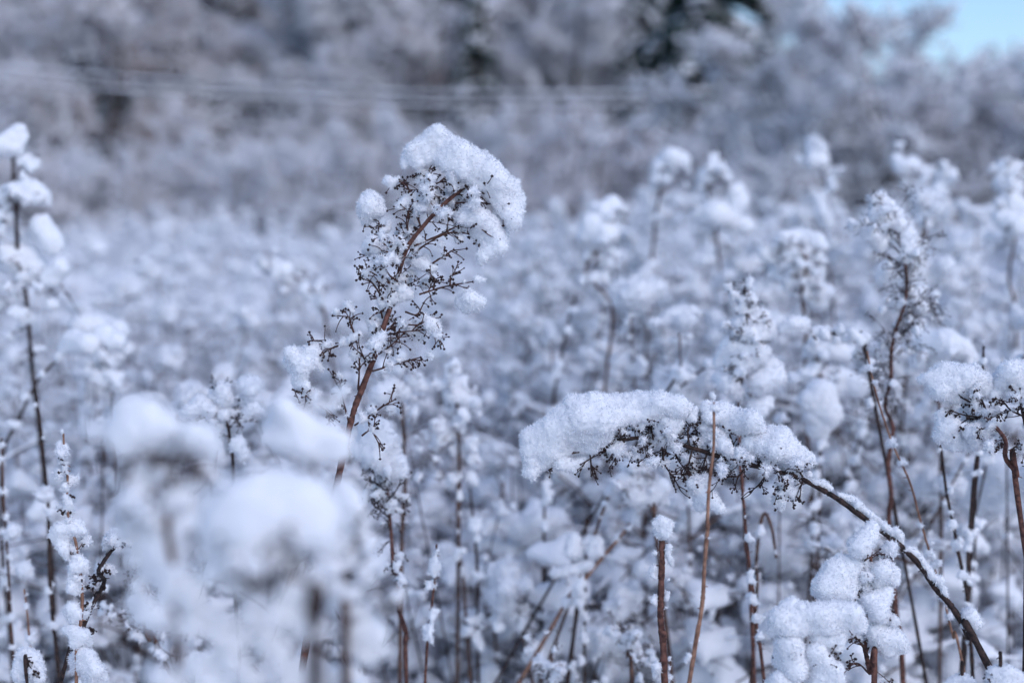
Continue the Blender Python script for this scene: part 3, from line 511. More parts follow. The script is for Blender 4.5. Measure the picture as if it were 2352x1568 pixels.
for lab, d, st, bk, sn, rr in (
    ('leaning tan stalk rising to the right, bottom centre', 1.62, z6([(1800, 470), (1700, 600), (1580, 740), (1450, 900), (1340, 1060), (1250, 1190)]), 'tan', [z6([(1480, 800, 40), (1400, 830, 40), (1320, 850, 45), (1260, 860, 38)]), z6([(1560, 720, 30), (1520, 740, 35)])], .0034),
    ('short dark stalk leaning right, above the tan leaning stalk', 1.62, z6([(1620, 300), (1575, 440), (1520, 590)]), 'mid', [z6([(1640, 270, 30)])], .0028),
    ('dark stem crossing the foot of the tan leaning stalk', 1.62, z6([(1460, 500), (1458, 800), (1455, 1100), (1450, 1300), (1450, 1568)]), 'dark', [z6([(1380, 650, 60), (1400, 720, 60), (1360, 720, 50)]), z6([(1520, 660, 55), (1500, 720, 50), (1540, 720, 45)])], .0026),
    ('thick dark stub under the tan leaning stalk', 1.6, z6([(1440, 900), (1410, 1050), (1390, 1200)]), 'dark', [], .004),
    ('long stem with a reddish middle, left of the tan leaning stalk', 1.75, z6([(640, 0), (640, 150), (630, 400), (640, 700), (665, 900), (690, 1200), (715, 1568)]), 'mid', [z6([(640, -120, 50), (650, -70, 40)])], .0032),
    ('second long stem, right of the one with the reddish middle', 1.75, z6([(710, 310), (735, 550), (755, 800), (760, 1100), (765, 1568)]), 'dark', [z6([(715, 240, 50), (740, 270, 35)])], .003),
    ('faint upright stem in the gap below the left end of the arch', 1.95, z6([(925, 270), (885, 600), (870, 1000), (880, 1568)]), 'mid', [z6([(910, 230, 30)]), z6([(900, 1080, 60), (850, 1110, 40), (960, 1140, 50), (1010, 1200, 45)])], .0034),
    ('upright dark stem right under the left end of the arch', 1.8, z6([(1200, 60), (1200, 230), (1190, 500), (1180, 900)]), 'dark', [], .0028),
    ('thin red-brown stem rising beside the huge snow dome', 1.36, z6([(495, 670), (487, 850), (465, 1050), (440, 1260), (420, 1560)]), 'red', [z6([(495, 665, 14)]), z6([(450, 920, 30), (440, 960, 24)])], .002),
    ('dark stem bowed left, above the arch and right of the plume', 2.0, [(1322, 675), (1305, 740), (1285, 840), (1270, 930), (1262, 1080)], 'dark', [[(1300, 900, 12)]], .0032),
    ('dark twig slanting up to the right just behind the arch', 1.7, [(1660, 820), (1605, 855), (1555, 895), (1500, 950)], 'dark', [], .0026),
    ('reddish upright stem below the middle of the arch', 1.36, z7([(385, 150), (400, 300), (440, 750), (480, 1000), (510, 1300), (545, 1560)]), 'red', [], .0024),
    ('dark twiggy stem at the lower right, first of the crossing pair', 1.40, z7([(1680, 0), (1720, 330), (1770, 560), (1800, 700), (1850, 1000), (1870, 1300), (1890, 1568)]), 'dark', [z7([(1810, 640, 28), (1790, 660, 20)])], .0028),
    ('smooth dark stem at the lower right, second of the crossing pair', 1.45, z7([(1930, -60), (1925, 50), (1900, 250), (1880, 500), (1860, 750), (1850, 1070), (1835, 1568)]), 'dark', [z7([(1920, 80, 30), (1950, 90, 20)])], .0026),
    ('bluish stem behind the crossing pair of stems', 1.7, z7([(2020, 20), (1985, 130), (1940, 300), (1895, 560), (1880, 800)]), 'dark', [], .0024),
    ('tan-brown stem crossing over the lower end of the arched stem', 1.34, z8([(560, 1000), (590, 1150), (630, 1300), (700, 1500)]) + z7([(1480, 270), (1550, 500), (1640, 800), (1720, 1050), (1780, 1280), (1840, 1530)]), 'tan', [], .0017),
    ('dark short stick standing up at the right behind the snow humps', 1.45, z8([(1168, 970), (1165, 1100), (1150, 1350), (1140, 1560)]), 'dark', [z8([(1168, 950, 14)])], .0024),
    ('dark bare stem standing above the right half of the arch', 1.75, [(1895, 980), (1885, 1030), (1870, 1120), (1860, 1300)], 'dark', [[(1885, 905, 40), (1860, 920, 30), (1905, 950, 34), (1880, 985, 30)]], .0026),
    ('slanting stem at the right between arch and wispy spire', 1.9, [(1990, 960), (1960, 1060), (1930, 1220), (1925, 1330)], 'dark', [], .0028),
    ('tall dark stem at the lower left between the tufts, thick and straight', 1.5, z5([(180, 40), (205, 200), (235, 500), (250, 700), (265, 1000), (280, 1250), (300, 1568)]), 'dark', [z5([(230, 590, 48), (210, 600, 30), (260, 600, 28)])], .003),
    ('reddish thin stem along the left edge at the bottom', 1.5, z5([(10, 300), (18, 600), (35, 900), (50, 1200), (65, 1500)]), 'mid', [z5([(70, 780, 45), (50, 800, 40)]), z5([(130, 970, 42), (110, 990, 35), (150, 1000, 30)])], .0022),
    ('tan short stem left of the beaded weed', 1.4, z5([(125, 1080), (140, 1200), (150, 1350), (165, 1480)]), 'tan', [z5([(165, 1350, 20), (155, 1370, 14)])], .0016),
    ):
    plant('bare_weed', lab, 'stem', d, st, rr * .8, rr * .5, bk, snow=sn, dust=13, wob=.003)
plant('bent_weed', 'thin stem folded over into a narrow upside-down U, under the right half of the arch', 'stem', 1.5, z7([(620, 760), (595, 580), (552, 478), (515, 600), (495, 900), (485, 1100)]), .002, .0016, 'mid', dust=8)
plant('bent_weed', 'arching snow-topped stem ending at the tan stem, right of the snow tuft fan', 'stem', 1.5, z8([(270, 890), (400, 910), (520, 960), (560, 1010), (590, 1150)]), .002, .0016, 'dark',
      snow=[z8([(220, 860, 50), (170, 850, 40), (130, 880, 40)]), z8([(350, 880, 22), (420, 900, 18), (480, 920, 18)])], sprays=(0, .4, 14, .004, .01, .4), dust=24, tw='dtwig')
# snow-hooded plants, each standing out of the meadow, farther and farther back
for lab, d, st, sn, spr in (
    ('weed with a square snow cap over a broader one, right of the plume', 2.1, [(1400, 480), (1375, 570), (1345, 625), (1400, 690), (1405, 760), (1392, 870)], [[(1405, 470, 26), (1385, 485, 22), (1420, 480, 18)], [(1360, 515, 30), (1395, 540, 30), (1345, 540, 24), (1370, 560, 26)]], 10),
    ('weed with a snow hook curling right, tallest above the arch', 2.5, [(1560, 380), (1530, 400), (1510, 470), (1500, 560), (1490, 700)], [[(1540, 360, 26), (1565, 370, 24), (1575, 390, 14), (1515, 375, 18)], [(1530, 410, 18)]], 12),
    ('weed with two snow heads, dark stem below, beside the curling hook', 2.4, [(1645, 390), (1625, 420), (1640, 500), (1655, 600), (1668, 700), (1660, 790)], [[(1650, 385, 20), (1665, 400, 16)], [(1620, 405, 22), (1615, 430, 20)], [(1690, 445, 28), (1700, 465, 24)], [(1640, 490, 34), (1670, 500, 34), (1610, 500, 24)], [(1710, 520, 26)]], 20),
    ('narrow snow head on a tall stem, highest in front of the shrubs', 2.7, [(1870, 350), (1895, 420), (1890, 500), (1900, 600), (1910, 700)], [[(1870, 330, 22), (1880, 350, 22), (1865, 370, 20), (1890, 370, 18)], [(1905, 410, 14), (1915, 430, 13)], [(1880, 455, 20), (1890, 490, 20), (1900, 515, 20)]], 10),
    ('hooked snow head in front of the dark base of the right shrub', 2.5, [(2080, 385), (2110, 400), (2120, 470), (2100, 560), (2090, 700)], [[(2070, 385, 20), (2095, 375, 20), (2115, 390, 16)], [(2120, 430, 14)]], 8),
    ('leaning snow head right of the hooked one, against the dark shrub base', 2.4, [(2175, 400), (2155, 440), (2135, 500), (2115, 600), (2110, 750)], [[(2165, 415, 24), (2185, 400, 18), (2150, 440, 18)], [(2135, 475, 22), (2120, 500, 20)], [(2080, 520, 26), (2060, 540, 30)]], 8),
    ('snow-stacked weed against the right edge, beside the dark shrub base', 2.2, [(2310, 380), (2320, 450), (2330, 520), (2320, 640), (2325, 800)], [[(2305, 385, 22), (2330, 395, 18)], [(2300, 420, 18), (2330, 430, 24)], [(2320, 465, 30), (2345, 480, 26)], [(2300, 500, 26), (2335, 520, 30)]], 12),
    ('brown drooping plume under a double snow cap, left of the wispy spire', 1.95, [(1800, 590), (1830, 570), (1845, 600), (1838, 680), (1842, 760), (1850, 890)], [[(1830, 545, 26), (1800, 550, 24), (1870, 550, 24), (1890, 570, 18)], [(1790, 590, 26), (1820, 600, 22), (1770, 580, 18)], [(1880, 690, 28), (1900, 670, 20)], [(1780, 740, 30), (1820, 750, 28)]], 44),
    ('white pointed hood on a stem right of the plume foot', 1.75, [(1045, 880), (1052, 960), (1055, 1100), (1052, 1300)], [[(1045, 880, 22), (1040, 905, 26), (1070, 920, 24), (1095, 925, 15)], [(1030, 990, 26), (1010, 1010, 20)], [(1080, 1020, 22)]], 8),
    ('snow puffs on both sides of the foot of the russet plume', 1.65, [(920, 870), (925, 950), (930, 1100), (925, 1300)], [[(900, 890, 26), (875, 905, 26), (925, 900, 22)], [(950, 870, 24), (965, 885, 18)]], 8),
    ('broad snow crown on a weed in the gap under the arch', 1.6, z3([(940, 750), (960, 900), (1060, 1040), (1080, 1200)]), [z3([(940, 720, 85), (870, 740, 50), (1010, 730, 55)]), z3([(860, 830, 70), (960, 830, 80), (1050, 840, 70)]), z3([(930, 930, 80), (1040, 940, 80), (1140, 880, 55), (1100, 850, 50)])], 8),
    ('broad snow shelf behind the right half of the arch', 1.8, [(1890, 780), (1880, 850), (1880, 980)], [[(1870, 800, 26), (1910, 800, 30), (1950, 810, 22)], [(1930, 880, 40), (1970, 885, 32), (1900, 900, 26)]], 12),
    ('soft snow mound right of the wispy spire weed', 1.75, [(2160, 800), (2150, 900), (2155, 1050)], [[(2130, 790, 36), (2170, 790, 40), (2210, 800, 28)], [(2150, 820, 34)], [(2110, 830, 24)]], 10),
    ('long snow pad on a leaning stem, left of the tan leaning stalk', 1.75, z6([(820, 1140), (940, 1060), (1040, 1200), (1080, 1400)]), [z6([(870, 1090, 35), (930, 1080, 50), (980, 1130, 45), (1030, 1190, 40)]), z6([(1120, 1340, 60), (1100, 1390, 60), (1150, 1400, 60)])], 4),
    ('small round snow knob at the bottom, left of the capped stick', 1.5, z6([(1720, 1280), (1730, 1400), (1735, 1568)]), [z6([(1720, 1280, 48), (1700, 1320, 40), (1760, 1320, 40)])], 4),
    ('round snow ball low at the bottom centre', 1.5, z6([(1240, 1490), (1250, 1600)]), [z6([(1240, 1480, 50), (1220, 1520, 45), (1270, 1530, 40)])], 4),
    ('frosted clump over a thin arched twig, right of the beaded weed', 1.42, z5([(690, 1140), (740, 1230), (780, 1330), (850, 1500)]), [z5([(700, 1140, 35), (740, 1160, 40), (780, 1200, 35), (800, 1230, 25), (730, 1210, 30)]), z5([(700, 1310, 30), (740, 1330, 32), (800, 1390, 30), (840, 1430, 28)])], 8),
    ('snow ledge on the field left of the plume', 2.3, [(630, 610), (700, 650), (740, 700), (755, 800)], [[(620, 610, 26), (650, 620, 24), (600, 605, 18)], [(700, 655, 14), (720, 680, 14), (740, 710, 13)]], 4),
    ('mounded snow between left edge weed and the close snow heads', 2.0, [(230, 770), (250, 850), (255, 1000)], [[(190, 750, 34), (230, 750, 36), (270, 760, 30)], [(290, 800, 22)], [(210, 800, 28)]], 14)):
    plant('snowy_weed', lab, PL, d, st, .0030, .0015, 'mid', snow=sn, sprays=(0, .45, spr + 8, .02, .05, .8), dust=int(spr * 2.5) + 20, tw='dtwig' if spr > 9 else 'twig')

# ================================================================== the meadow: many alike weeds
LUMPS = []
for k in range(10):
    n = rng.integers(8, 15); C = [np.zeros(3)]; Rr = [.46]
    ax = rng.uniform(.4, .9)
    for q in range(n):
        v = rand_unit() * np.array([1.15, ax, .6]) * rng.uniform(.4, 1.1); C.append(v); Rr.append(rng.uniform(.17, .42))
    LUMPS.append(snow_mesh('snow_clump', np.array(C), np.array(Rr), .085, .5, .8, 160, .12))
LUMPS_LOW = []
for k in range(5):
    C = [np.zeros(3)]; Rr = [.5]
    for q in range(9): C.append(rand_unit() * np.array([1.15, .7, .6]) * rng.uniform(.4, 1.1)); Rr.append(rng.uniform(.2, .42))
    LUMPS_LOW.append(snow_mesh('lump', np.array(C), np.array(Rr), .2, .5, .6))
def weed_geo(style, rg):
    """returns stem polylines+radii, twig sticks, snow lumps (pos, r), small snow bits; base at 0, about 1 m tall"""
    H = rg.uniform(.92, 1.10); lean = rg.normal(0, .14, 2); n = 14; t = np.linspace(0, 1, n)[:, None]
    st = np.concatenate([lean[0] * t ** 2 + .012 * np.sin(t * 7 + rg.random() * 6), lean[1] * t ** 2 + .012 * np.cos(t * 6), t * H], 1)
    if style == 'arch':
        k = 9; dr = rg.uniform(0, 6.28); u = np.linspace(0, 1, n - k)[:, None]; r = rg.uniform(.10, .2)
        st[k:, 0:1] = st[k, 0] + math.cos(dr) * r * u * 1.4; st[k:, 1:2] = st[k, 1] + math.sin(dr) * r * u * 1.4; st[k:, 2:3] = st[k, 2] + r * .8 * np.sin(u * 3.3)
    stems = [(st, .0024, .0010)]; A = []; B = []; lum = []; bits = []
    nb = {'plume': 15, 'arch': 14, 'bush': 26, 'bare': 5}[style]
    for k in range(nb):
        f = rg.uniform(.12, .97); i = int(f * (n - 2)); p = st[i]
        az = rg.uniform(0, 6.28); L = rg.uniform(.05, .17) * (1.3 if style == 'bush' else 1); up = rg.uniform(.2, 1.1)
        q = np.array([p, p + L * .5 * np.array([math.cos(az), math.sin(az), up]), p + L * np.array([math.cos(az), math.sin(az), up * .7])])
        stems.append((q, .0014, .0008)); e = q[-1]
        rr = min(.008 + rg.gamma(2, .0062), .04)
        if rg.random() < .85: lum.append((e + [0, 0, rr * .4], rr))
        if rg.random() < .5: lum.append((q[1] + [0, 0, .006], rr * .6))
        for j in range(5):
            v = rg.normal(0, 1, 3) * .02 + [math.cos(az) * .012, math.sin(az) * .012, -.005]; A.append(e - (e - q[1]) * rg.random() * .6); B.append(A[-1] + v)
    if style in ('plume', 'arch', 'bush'):
        k0 = int(n * .62)
        for i in range(k0, n):
            for j in range(12 if style != 'bush' else 6):
                c = st[i] + (st[i - 1] - st[i]) * rg.random(); v = rg.normal(0, 1, 3) * [1, 1, .6]; v = v / np.linalg.norm(v) * rg.uniform(.015, .045); A.append(c); B.append(c + v)
                if rg.random() < .22: bits.append((c + v * .8, rg.uniform(.003, .006)))
        for i in range(k0, n):
            rr = rg.uniform(.016, .034) * (1.2 if i > n - 4 else .8)
            lum.append((st[i] + [rg.normal(0, .012), rg.normal(0, .012), rr * .6], rr))
    for k in range(46 if style != 'bare' else 60):
        i = rg.integers(3, n); c = st[i] + (st[i - 1] - st[i]) * rg.random(); bits.append((c + rg.normal(0, .003, 3), rg.uniform(.002, .0068)))
    slv = []
    for (q, ra, rb) in stems[1:]:
        if rg.random() < .6: slv.append((np.array([q[1], (q[1] + q[-1]) / 2 + rg.normal(0, .002, 3), q[-1]]) + [0, 0, .0025], rg.uniform(.002, .0042)))
    for k in range(2):
        a = rg.uniform(0, 6.28); o = np.array([math.cos(a), math.sin(a), 0]) * rg.uniform(.03, .09); h = rg.uniform(.55, 1.02); l = rg.normal(0, .07, 2)
        q = np.array([o, o + [l[0] * .3, l[1] * .3, h * .5], o + [l[0], l[1], h]]); stems.append((q, .0017, .0008))
        for j in range(5): f = rg.uniform(.4, 1); bits.append((o + np.array([l[0] * f * f, l[1] * f * f, h * f]), rg.uniform(.003, .008)))
        if rg.random() < .6: lum.append((q[-1], rg.uniform(.008, .018)))
    weed_geo.sleeves = slv
    return stems, np.array(A), np.array(B), lum, bits
STY = ['plume', 'bush', 'arch', 'bush', 'bare', 'plume', 'bush', 'arch', 'bush', 'plume', 'bush', 'bare']
BK = ['mid', 'dark', 'dark', 'mid', 'mid', 'dark', 'dark', 'mid', 'mid', 'dark', 'dark', 'dark']
VAR = []
for v in range(12):
    rg = np.random.default_rng(100 + v); stems, A, B, lum, bits = weed_geo(STY[v], rg)
    ms = MB()
    for (q, ra, rb) in stems: tube(ms, catmull(q, max(6, len(q) * 2)), ra, rb, 5, .05)
    mt = MB(); prisms(mt, A, B, .0005, .0004)
    if len(B): octas(mt, B, .0012)
    mf = MB(); balls(mf, [b[0] for b in bits], [b[1] for b in bits]); mf.V[-1] += rg.normal(0, .0007, mf.V[-1].shape)
    for (q, r) in weed_geo.sleeves: tube(mf, catmull(q, 8), r, r * .6, 6, .4)
    VAR.append(dict(style=STY[v], stem=ms.mesh('stem', M[BK[v]]), twigs=mt.mesh('seed_twigs', M['dtwig']), frost=mf.mesh('snow_dusting', M['snow']), lum=lum, geo=(stems, A, B, lum, bits), bark=BK[v]))
LABS = {'plume': 'blurred upright weed with a snow-packed plume in the meadow thicket', 'bush': 'blurred many-branched weed with snow balls on its side shoots in the meadow thicket',
        'arch': 'blurred weed with its snow-laden tip bowed over in the meadow thicket', 'bare': 'blurred bare stalk dusted with snow in the meadow thicket'}
SIDE = lambda x: 'left of the russet plume' if x < 800 else 'between the russet plume and the spire weed' if x < 1950 else 'towards the right edge'
LAND = [(1010, 420, 'the russet plume'), (830, 850, 'the foot of the russet plume'), (1500, 980, 'the snowy arch'), (1800, 1040, 'the right half of the arch'), (600, 1150, 'the snow dome'),
        (330, 1000, 'the two soft snow heads'), (150, 1200, 'the beaded weed'), (50, 500, 'the tall left edge weed'), (2040, 650, 'the wispy spire'), (1715, 780, 'the snow tuft fan'), (1400, 500, 'the square snow cap'),
        (1540, 380, 'the curling snow hook'), (1650, 440, 'the twin snow heads'), (1875, 360, 'the highest far snow head'), (2110, 440, 'the leaning snow heads'), (2320, 460, 'the right edge snow stack'), (1840, 600, 'the drooping brown plume'),
        (1045, 900, 'the white pointed hood'), (2220, 930, 'the right snow humps'), (1960, 1350, 'the stacked white clumps'), (1520, 1350, 'the capped stick'), (1600, 1350, 'the orange stalk'), (1340, 1350, 'the leaning tan stalk'),
        (1080, 1350, 'the long reddish stem'), (620, 640, 'the snow ledge'), (240, 800, 'the left snow mound'), (400, 650, 'the empty left meadow'), (2230, 1250, 'the crossing dark stems'), (990, 1300, 'the red stem'), (2150, 800, 'the soft snow mound')]
KW = {'plume': 'plumed weed', 'bush': 'branched snowy weed', 'arch': 'weed with a bowed tip', 'bare': 'bare snow-dusted stalk'}
used = {}
def weed_label(style, q, d):
    x, y, nm = min(LAND, key=lambda l: math.hypot(l[0] - q[0], l[1] - q[1]))
    dx, dy = q[0] - x, q[1] - y
    rel = ('right of' if dx > 0 else 'left of') if abs(dx) > abs(dy) * .8 else ('behind and above' if dy < 0 else 'behind and below')
    bl = 'near' if d < 2.2 else 'farther' if d < 3.1 else 'distant'
    return '%s %s %s %s' % (bl, KW[style], rel, nm)
def to_px(p, _c=CAM):
    v = Vector(p) - _c; d = v.dot(_f); s_ = px(d); return 1176 + v.dot(_r) / s_, 784 - v.dot(_u) / s_
cnt = 0; tries = 0
protos = {}
while cnt < 290 and tries < 4000:
    tries += 1
    d = math.sqrt(rng.uniform(1.72 ** 2, 4.1 ** 2)); xp = rng.uniform(-80, 2430)
    v = int(rng.integers(0, 12)); V = VAR[v]
    p = P(xp, 784, d); x, y = p.x, d * 1.02
    zg = float(ground_z(x, y)); sc = rng.uniform(.90, 1.14)
    if 1000 > xp > 150 and d < 2.6: sc *= .90
    if xp > 1250: sc *= rng.uniform(1.02, 1.17)
    rz = rng.uniform(0, 6.28)
    top = to_px((x, y, zg + 1.08 * sc)); lim = 585 if top[0] < 760 else 620 if top[0] < 1230 else 425
    if top[1] < lim: sc *= rng.uniform(.80, .90); top = to_px((x, y, zg + 1.08 * sc))
    if top[1] < lim - 10: continue
    root = thing(V['style'] + '_weed', weed_label(V['style'], to_px((x, y, zg + .93 * sc)), d), PL, (x, y, zg - .01), V['style'] + ' weeds of the meadow thicket')
    root.rotation_euler = (rng.normal(0, .05), rng.normal(0, .05), rz); root.scale = (sc, sc, sc)
    link('stem', V['stem'], root); link('seed_twigs', V['twigs'], root)['kind'] = 'stuff'
    link('snow_dusting', V['frost'], root)['kind'] = 'stuff'
    for (c, r) in V['lum']:
        o = link('snow_clump', LUMPS[int(rng.integers(0, 10))], root); o.location = c; o.rotation_euler = (rng.normal(0, .2), rng.normal(0, .2), rng.uniform(0, 6.28))
        q = r * rng.uniform(.8, 1.25); o.scale = (q * rng.uniform(.9, 1.3), q, q * rng.uniform(.75, 1.1))
    cnt += 1

# farther weeds: one mass of ground cover, thousands of stems
protos = []
for v in range(8):
    rg = np.random.default_rng(300 + v); st_ = ['bush', 'plume', 'bush', 'arch', 'bush', 'plume', 'bush', 'bush'][v]
    stems, A, B, lum, bits = weed_geo(st_, rg)
    ms = MB()
    for (q, ra, rb) in stems: tube(ms, catmull(q, max(4, len(q))), ra * 1.2, rb * 1.2, 4)
    prisms(ms, A[::2], B[::2], .0008, .0006); nst = sum(len(x) for x in ms.Q) + sum(len(x) for x in ms.T)
    me1 = ms.mesh('a', None); 
    mf = MB()
    for (c, r) in lum:
        L = LUMPS_LOW[int(rg.integers(0, 5))]; vv = np.empty(len(L.vertices) * 3, np.float32); L.vertices.foreach_get('co', vv); vv = vv.reshape(-1, 3) * r * rg.uniform(1.35, 2.2) + c
        qq = [list(p.vertices) for p in L.polygons]
        mf.add(vv, [q for q in qq if len(q) == 4] or None, [q for q in qq if len(q) == 3] or None)
    balls(mf, [b[0] for b in bits], [b[1] * 1.3 for b in bits])
    for (q, r) in weed_geo.sleeves: tube(mf, catmull(q, 5), r * 1.3, r * .9, 4, .4)
    al = MB(); al.V = ms.V + mf.V; al.Q = ms.Q + [q + ms.n for q in mf.Q]; al.T = ms.T + [q + ms.n for q in mf.T]; al.n = ms.n + mf.n
    me = al.mesh('meadow_weed_mesh', M['mid' if v % 2 else 'dark']); me.materials.append(M['snow_far'])
    nvs = ms.n; first = np.empty(len(me.polygons), np.int32); ls = np.empty(len(me.polygons), np.int32); me.polygons.foreach_get('loop_start', ls)
    vi = np.empty(len(me.loops), np.int32); me.loops.foreach_get('vertex_index', vi); me.polygons.foreach_set('material_index', (vi[ls] >= nvs).astype(np.int32))
    bpy.data.meshes.remove(me1)
    protos.append(bpy.data.objects.new('meadow_weed_source', me))
def scatter_stuff(name, pts, rot, scl, idx, sources, label=None):
    me = bpy.data.meshes.new(name); me.from_pydata([tuple(p) for p in pts], [], [])
    for nm, tp, dat in (('rotv', 'FLOAT_VECTOR', rot), ('sclv', 'FLOAT', scl), ('pick', 'INT', idx)):
        a = me.attributes.new(nm, tp, 'POINT'); a.data.foreach_set('vector' if tp == 'FLOAT_VECTOR' else 'value', np.asarray(dat, dtype=np.int32 if tp == 'INT' else np.float32).ravel())
    o = link(name, me); kind(o, 'stuff')
    g = bpy.data.node_groups.new(name, 'GeometryNodeTree')
    g.interface.new_socket('Geometry', in_out='INPUT', socket_type='NodeSocketGeometry'); g.interface.new_socket('Geometry', in_out='OUTPUT', socket_type='NodeSocketGeometry')
    gi = g.nodes.new('NodeGroupInput'); go = g.nodes.new('NodeGroupOutput'); ip = g.nodes.new('GeometryNodeInstanceOnPoints'); gj = g.nodes.new('GeometryNodeGeometryToInstance')
    for s in reversed(sources):
        oi = g.nodes.new('GeometryNodeObjectInfo'); oi.inputs['Object'].default_value = s; g.links.new(oi.outputs['Geometry'], gj.inputs[0])
    def attr(nm, tp):
        a = g.nodes.new('GeometryNodeInputNamedAttribute'); a.data_type = tp; a.inputs['Name'].default_value = nm; return a.outputs['Attribute']
    ip.inputs['Pick Instance'].default_value = True
    g.links.new(gi.outputs[0], ip.inputs['Points']); g.links.new(gj.outputs[0], ip.inputs['Instance'])
    g.links.new(attr('pick', 'INT'), ip.inputs['Instance Index']); g.links.new(attr('rotv', 'FLOAT_VECTOR'), ip.inputs['Rotation']); g.links.new(attr('sclv', 'FLOAT'), ip.inputs['Scale'])
    g.links.new(ip.outputs[0], go.inputs[0]); md = o.modifiers.new('scatter', 'NODES'); md.node_group = g
    return o
NP = 7600; pts = []
while len(pts) < NP:
    y = math.sqrt(rng.uniform(3.0 ** 2, 27 ** 2)); x = rng.uniform(-1, 1) * (.50 * y + .9)
    if y < 4.2 and abs(x) < .36 * y * 1.02: continue
    pts.append((x, y, float(hill_z(x, y)) - .02))
scl = [1.0] * NP
while len(pts) < NP + 2600:
    y = math.sqrt(rng.uniform(1.85 ** 2, 5.5 ** 2)); x = rng.uniform(-1, 1) * (.42 * y + .2); pts.append((x, y, float(hill_z(x, y)) - .02)); scl.append(rng.uniform(.5, .78))
n = len(pts); scl = np.array(scl) * rng.uniform(.84, 1.18, n) * np.array([1 + .15 * math.sin(p[0] * 1.3 + 2 * math.sin(p[1] * .8)) + (.10 if p[0] > .06 * p[1] else -.05) for p in pts])
scl[NP:] = np.clip(scl[NP:], .4, .85); scl[:NP] = np.clip(scl[:NP], .5, 1.3)
scatter_stuff('meadow_weeds', pts, np.stack([rng.normal(0, .08, n), rng.normal(0, .08, n), rng.uniform(0, 6.28, n)], 1), scl, rng.integers(0, 8, n), protos)

# ================================================================== trees and shrubs behind the meadow
rgt = np.random.default_rng(2024)
def tree_mesh(rg, H, spread, trunk_r, n1, n2, n3, low=.15, upright=.6, snowp=.9, twr=.010, shrub=False):
    """trunk and limbs, twigs, and the snow lying on them, as three meshes"""
    tr = MB(); segA = []; segB = []; segR = []
    stems = 1 if not shrub else 7
    tw0 = []; tw1 = []; twR = []
    for s in range(stems):
        t = np.linspace(0, 1, 10)[:, None]; ln = rg.normal(0, .06 if not shrub else .33, 2) * H
        st = np.concatenate([ln[0] * t + .03 * H * np.sin(t * 5 + s), ln[1] * t + .03 * H * np.cos(t * 4 + s), t * H * rg.uniform(.8, 1)], 1)
        tube(tr, catmull(st, 20), trunk_r * (1 if not shrub else .5), trunk_r * .15, 6, .04)
        for a in range(n1 // stems):
            f = rg.uniform(low, .98); c = st[0] + 0; k = f * 9; i = int(k); c = st[i] + (st[min(i + 1, 9)] - st[i]) * (k - i)
            az = rg.uniform(0, 6.28); L = spread * (1 - .62 * max(0, f - .3)) * rg.uniform(.55, 1.1); up = upright * rg.uniform(.2, 1.3)
            d = np.array([math.cos(az), math.sin(az), up]); d /= np.linalg.norm(d); br = [c]
            for q in range(6):
                d = d + rg.normal(0, .16, 3) + [0, 0, .04 - .05 * q * .4]; d /= np.linalg.norm(d); br.append(br[-1] + d * L / 6)
            br = np.array(br); tube(tr, br, trunk_r * .32 * (1.1 - f), trunk_r * .06, 4)
            segA += list(br[:-1]); segB += list(br[1:]); segR += [trunk_r * .12] * 6
            for b in range(n2):
                j = rg.choice([1, 2, 3, 4, 4, 5, 5, 5]); c2 = br[j] + (br[j + 1] - br[j]) * rg.random() if j < 6 else br[6]; d2 = (br[j] - br[j - 1]); d2 /= np.linalg.norm(d2) + 1e-9
                d2 = d2 + rg.normal(0, .65, 3) + [0, 0, .12]; d2 /= np.linalg.norm(d2); L2 = L * rg.uniform(.2, .42); m2 = c2 + d2 * L2 * .5; e2 = m2 + (d2 + rg.normal(0, .2, 3) - [0, 0, .12]) * L2 * .5
                tw0 += [c2, m2]; tw1 += [m2, e2]; twR += [twr * 1.4, twr]
                P3 = c2 + (e2 - c2) * rg.random((n3, 1)); D3 = d2 + rg.normal(0, .75, (n3, 3)) + [0, 0, .05]; D3 /= np.linalg.norm(D3, axis=1)[:, None]
                L3 = L2 * rg.uniform(.35, .8, (n3, 1)); tw0 += list(P3); tw1 += list(P3 + D3 * L3); twR += [twr * .7] * n3
    tw0 = np.array(tw0); tw1 = np.array(tw1); twR = np.array(twR)
    tm = MB(); prisms(tm, tw0, tw1, twR, twR * .5)
    sn = MB(); cz = H * (low + 1) / 2; dist = np.sqrt((tw0[:, 0] / spread) ** 2 + (tw0[:, 1] / spread) ** 2 + ((tw0[:, 2] - cz) / (H * .55)) ** 2)
    prob = snowp * np.clip(.28 + 1.1 * dist, 0, 1.05) * np.clip(tw0[:, 2] / (H * .30), .15, 1)
    k = rg.random(len(tw0)) < prob; a0, a1, rr = tw0[k], tw1[k], twR[k]; off = np.stack([0 * rr, 0 * rr, rr * 1.3 + .004], 1)
    prisms(sn, a0 + off, a1 + off, rr * 1.8 + (.0045 if shrub else .007), rr * 1.3 + (.003 if shrub else .005))
    segA = np.array(segA); segB = np.array(segB); segR = np.array(segR); off = np.stack([0 * segR, 0 * segR, segR + .01], 1); prisms(sn, segA + off, segB + off, segR * 1.2, segR * 1.0)
    # puffs of snow caught in forks
    k = rg.random(len(tw0)) < .10; c = tw1[k]; balls(sn, c, rg.uniform(.02, .06, len(c)))
    return tr, tm, sn
TREES = {}
def tree_kind(key, seed, twig, **kw):
    rg = np.random.default_rng(seed); tr, tm, sn = tree_mesh(rg, **kw); TREES[key] = (tr.mesh('trunk', M['bark']), tm.mesh('crown', M[twig]), sn.mesh('crown_snow', M['snow_far']))
tree_kind('shrub0', 1, 'gtwig', H=2.9, spread=1.7, trunk_r=.07, n1=49, n2=12, n3=9, low=.12, upright=.9, shrub=True)
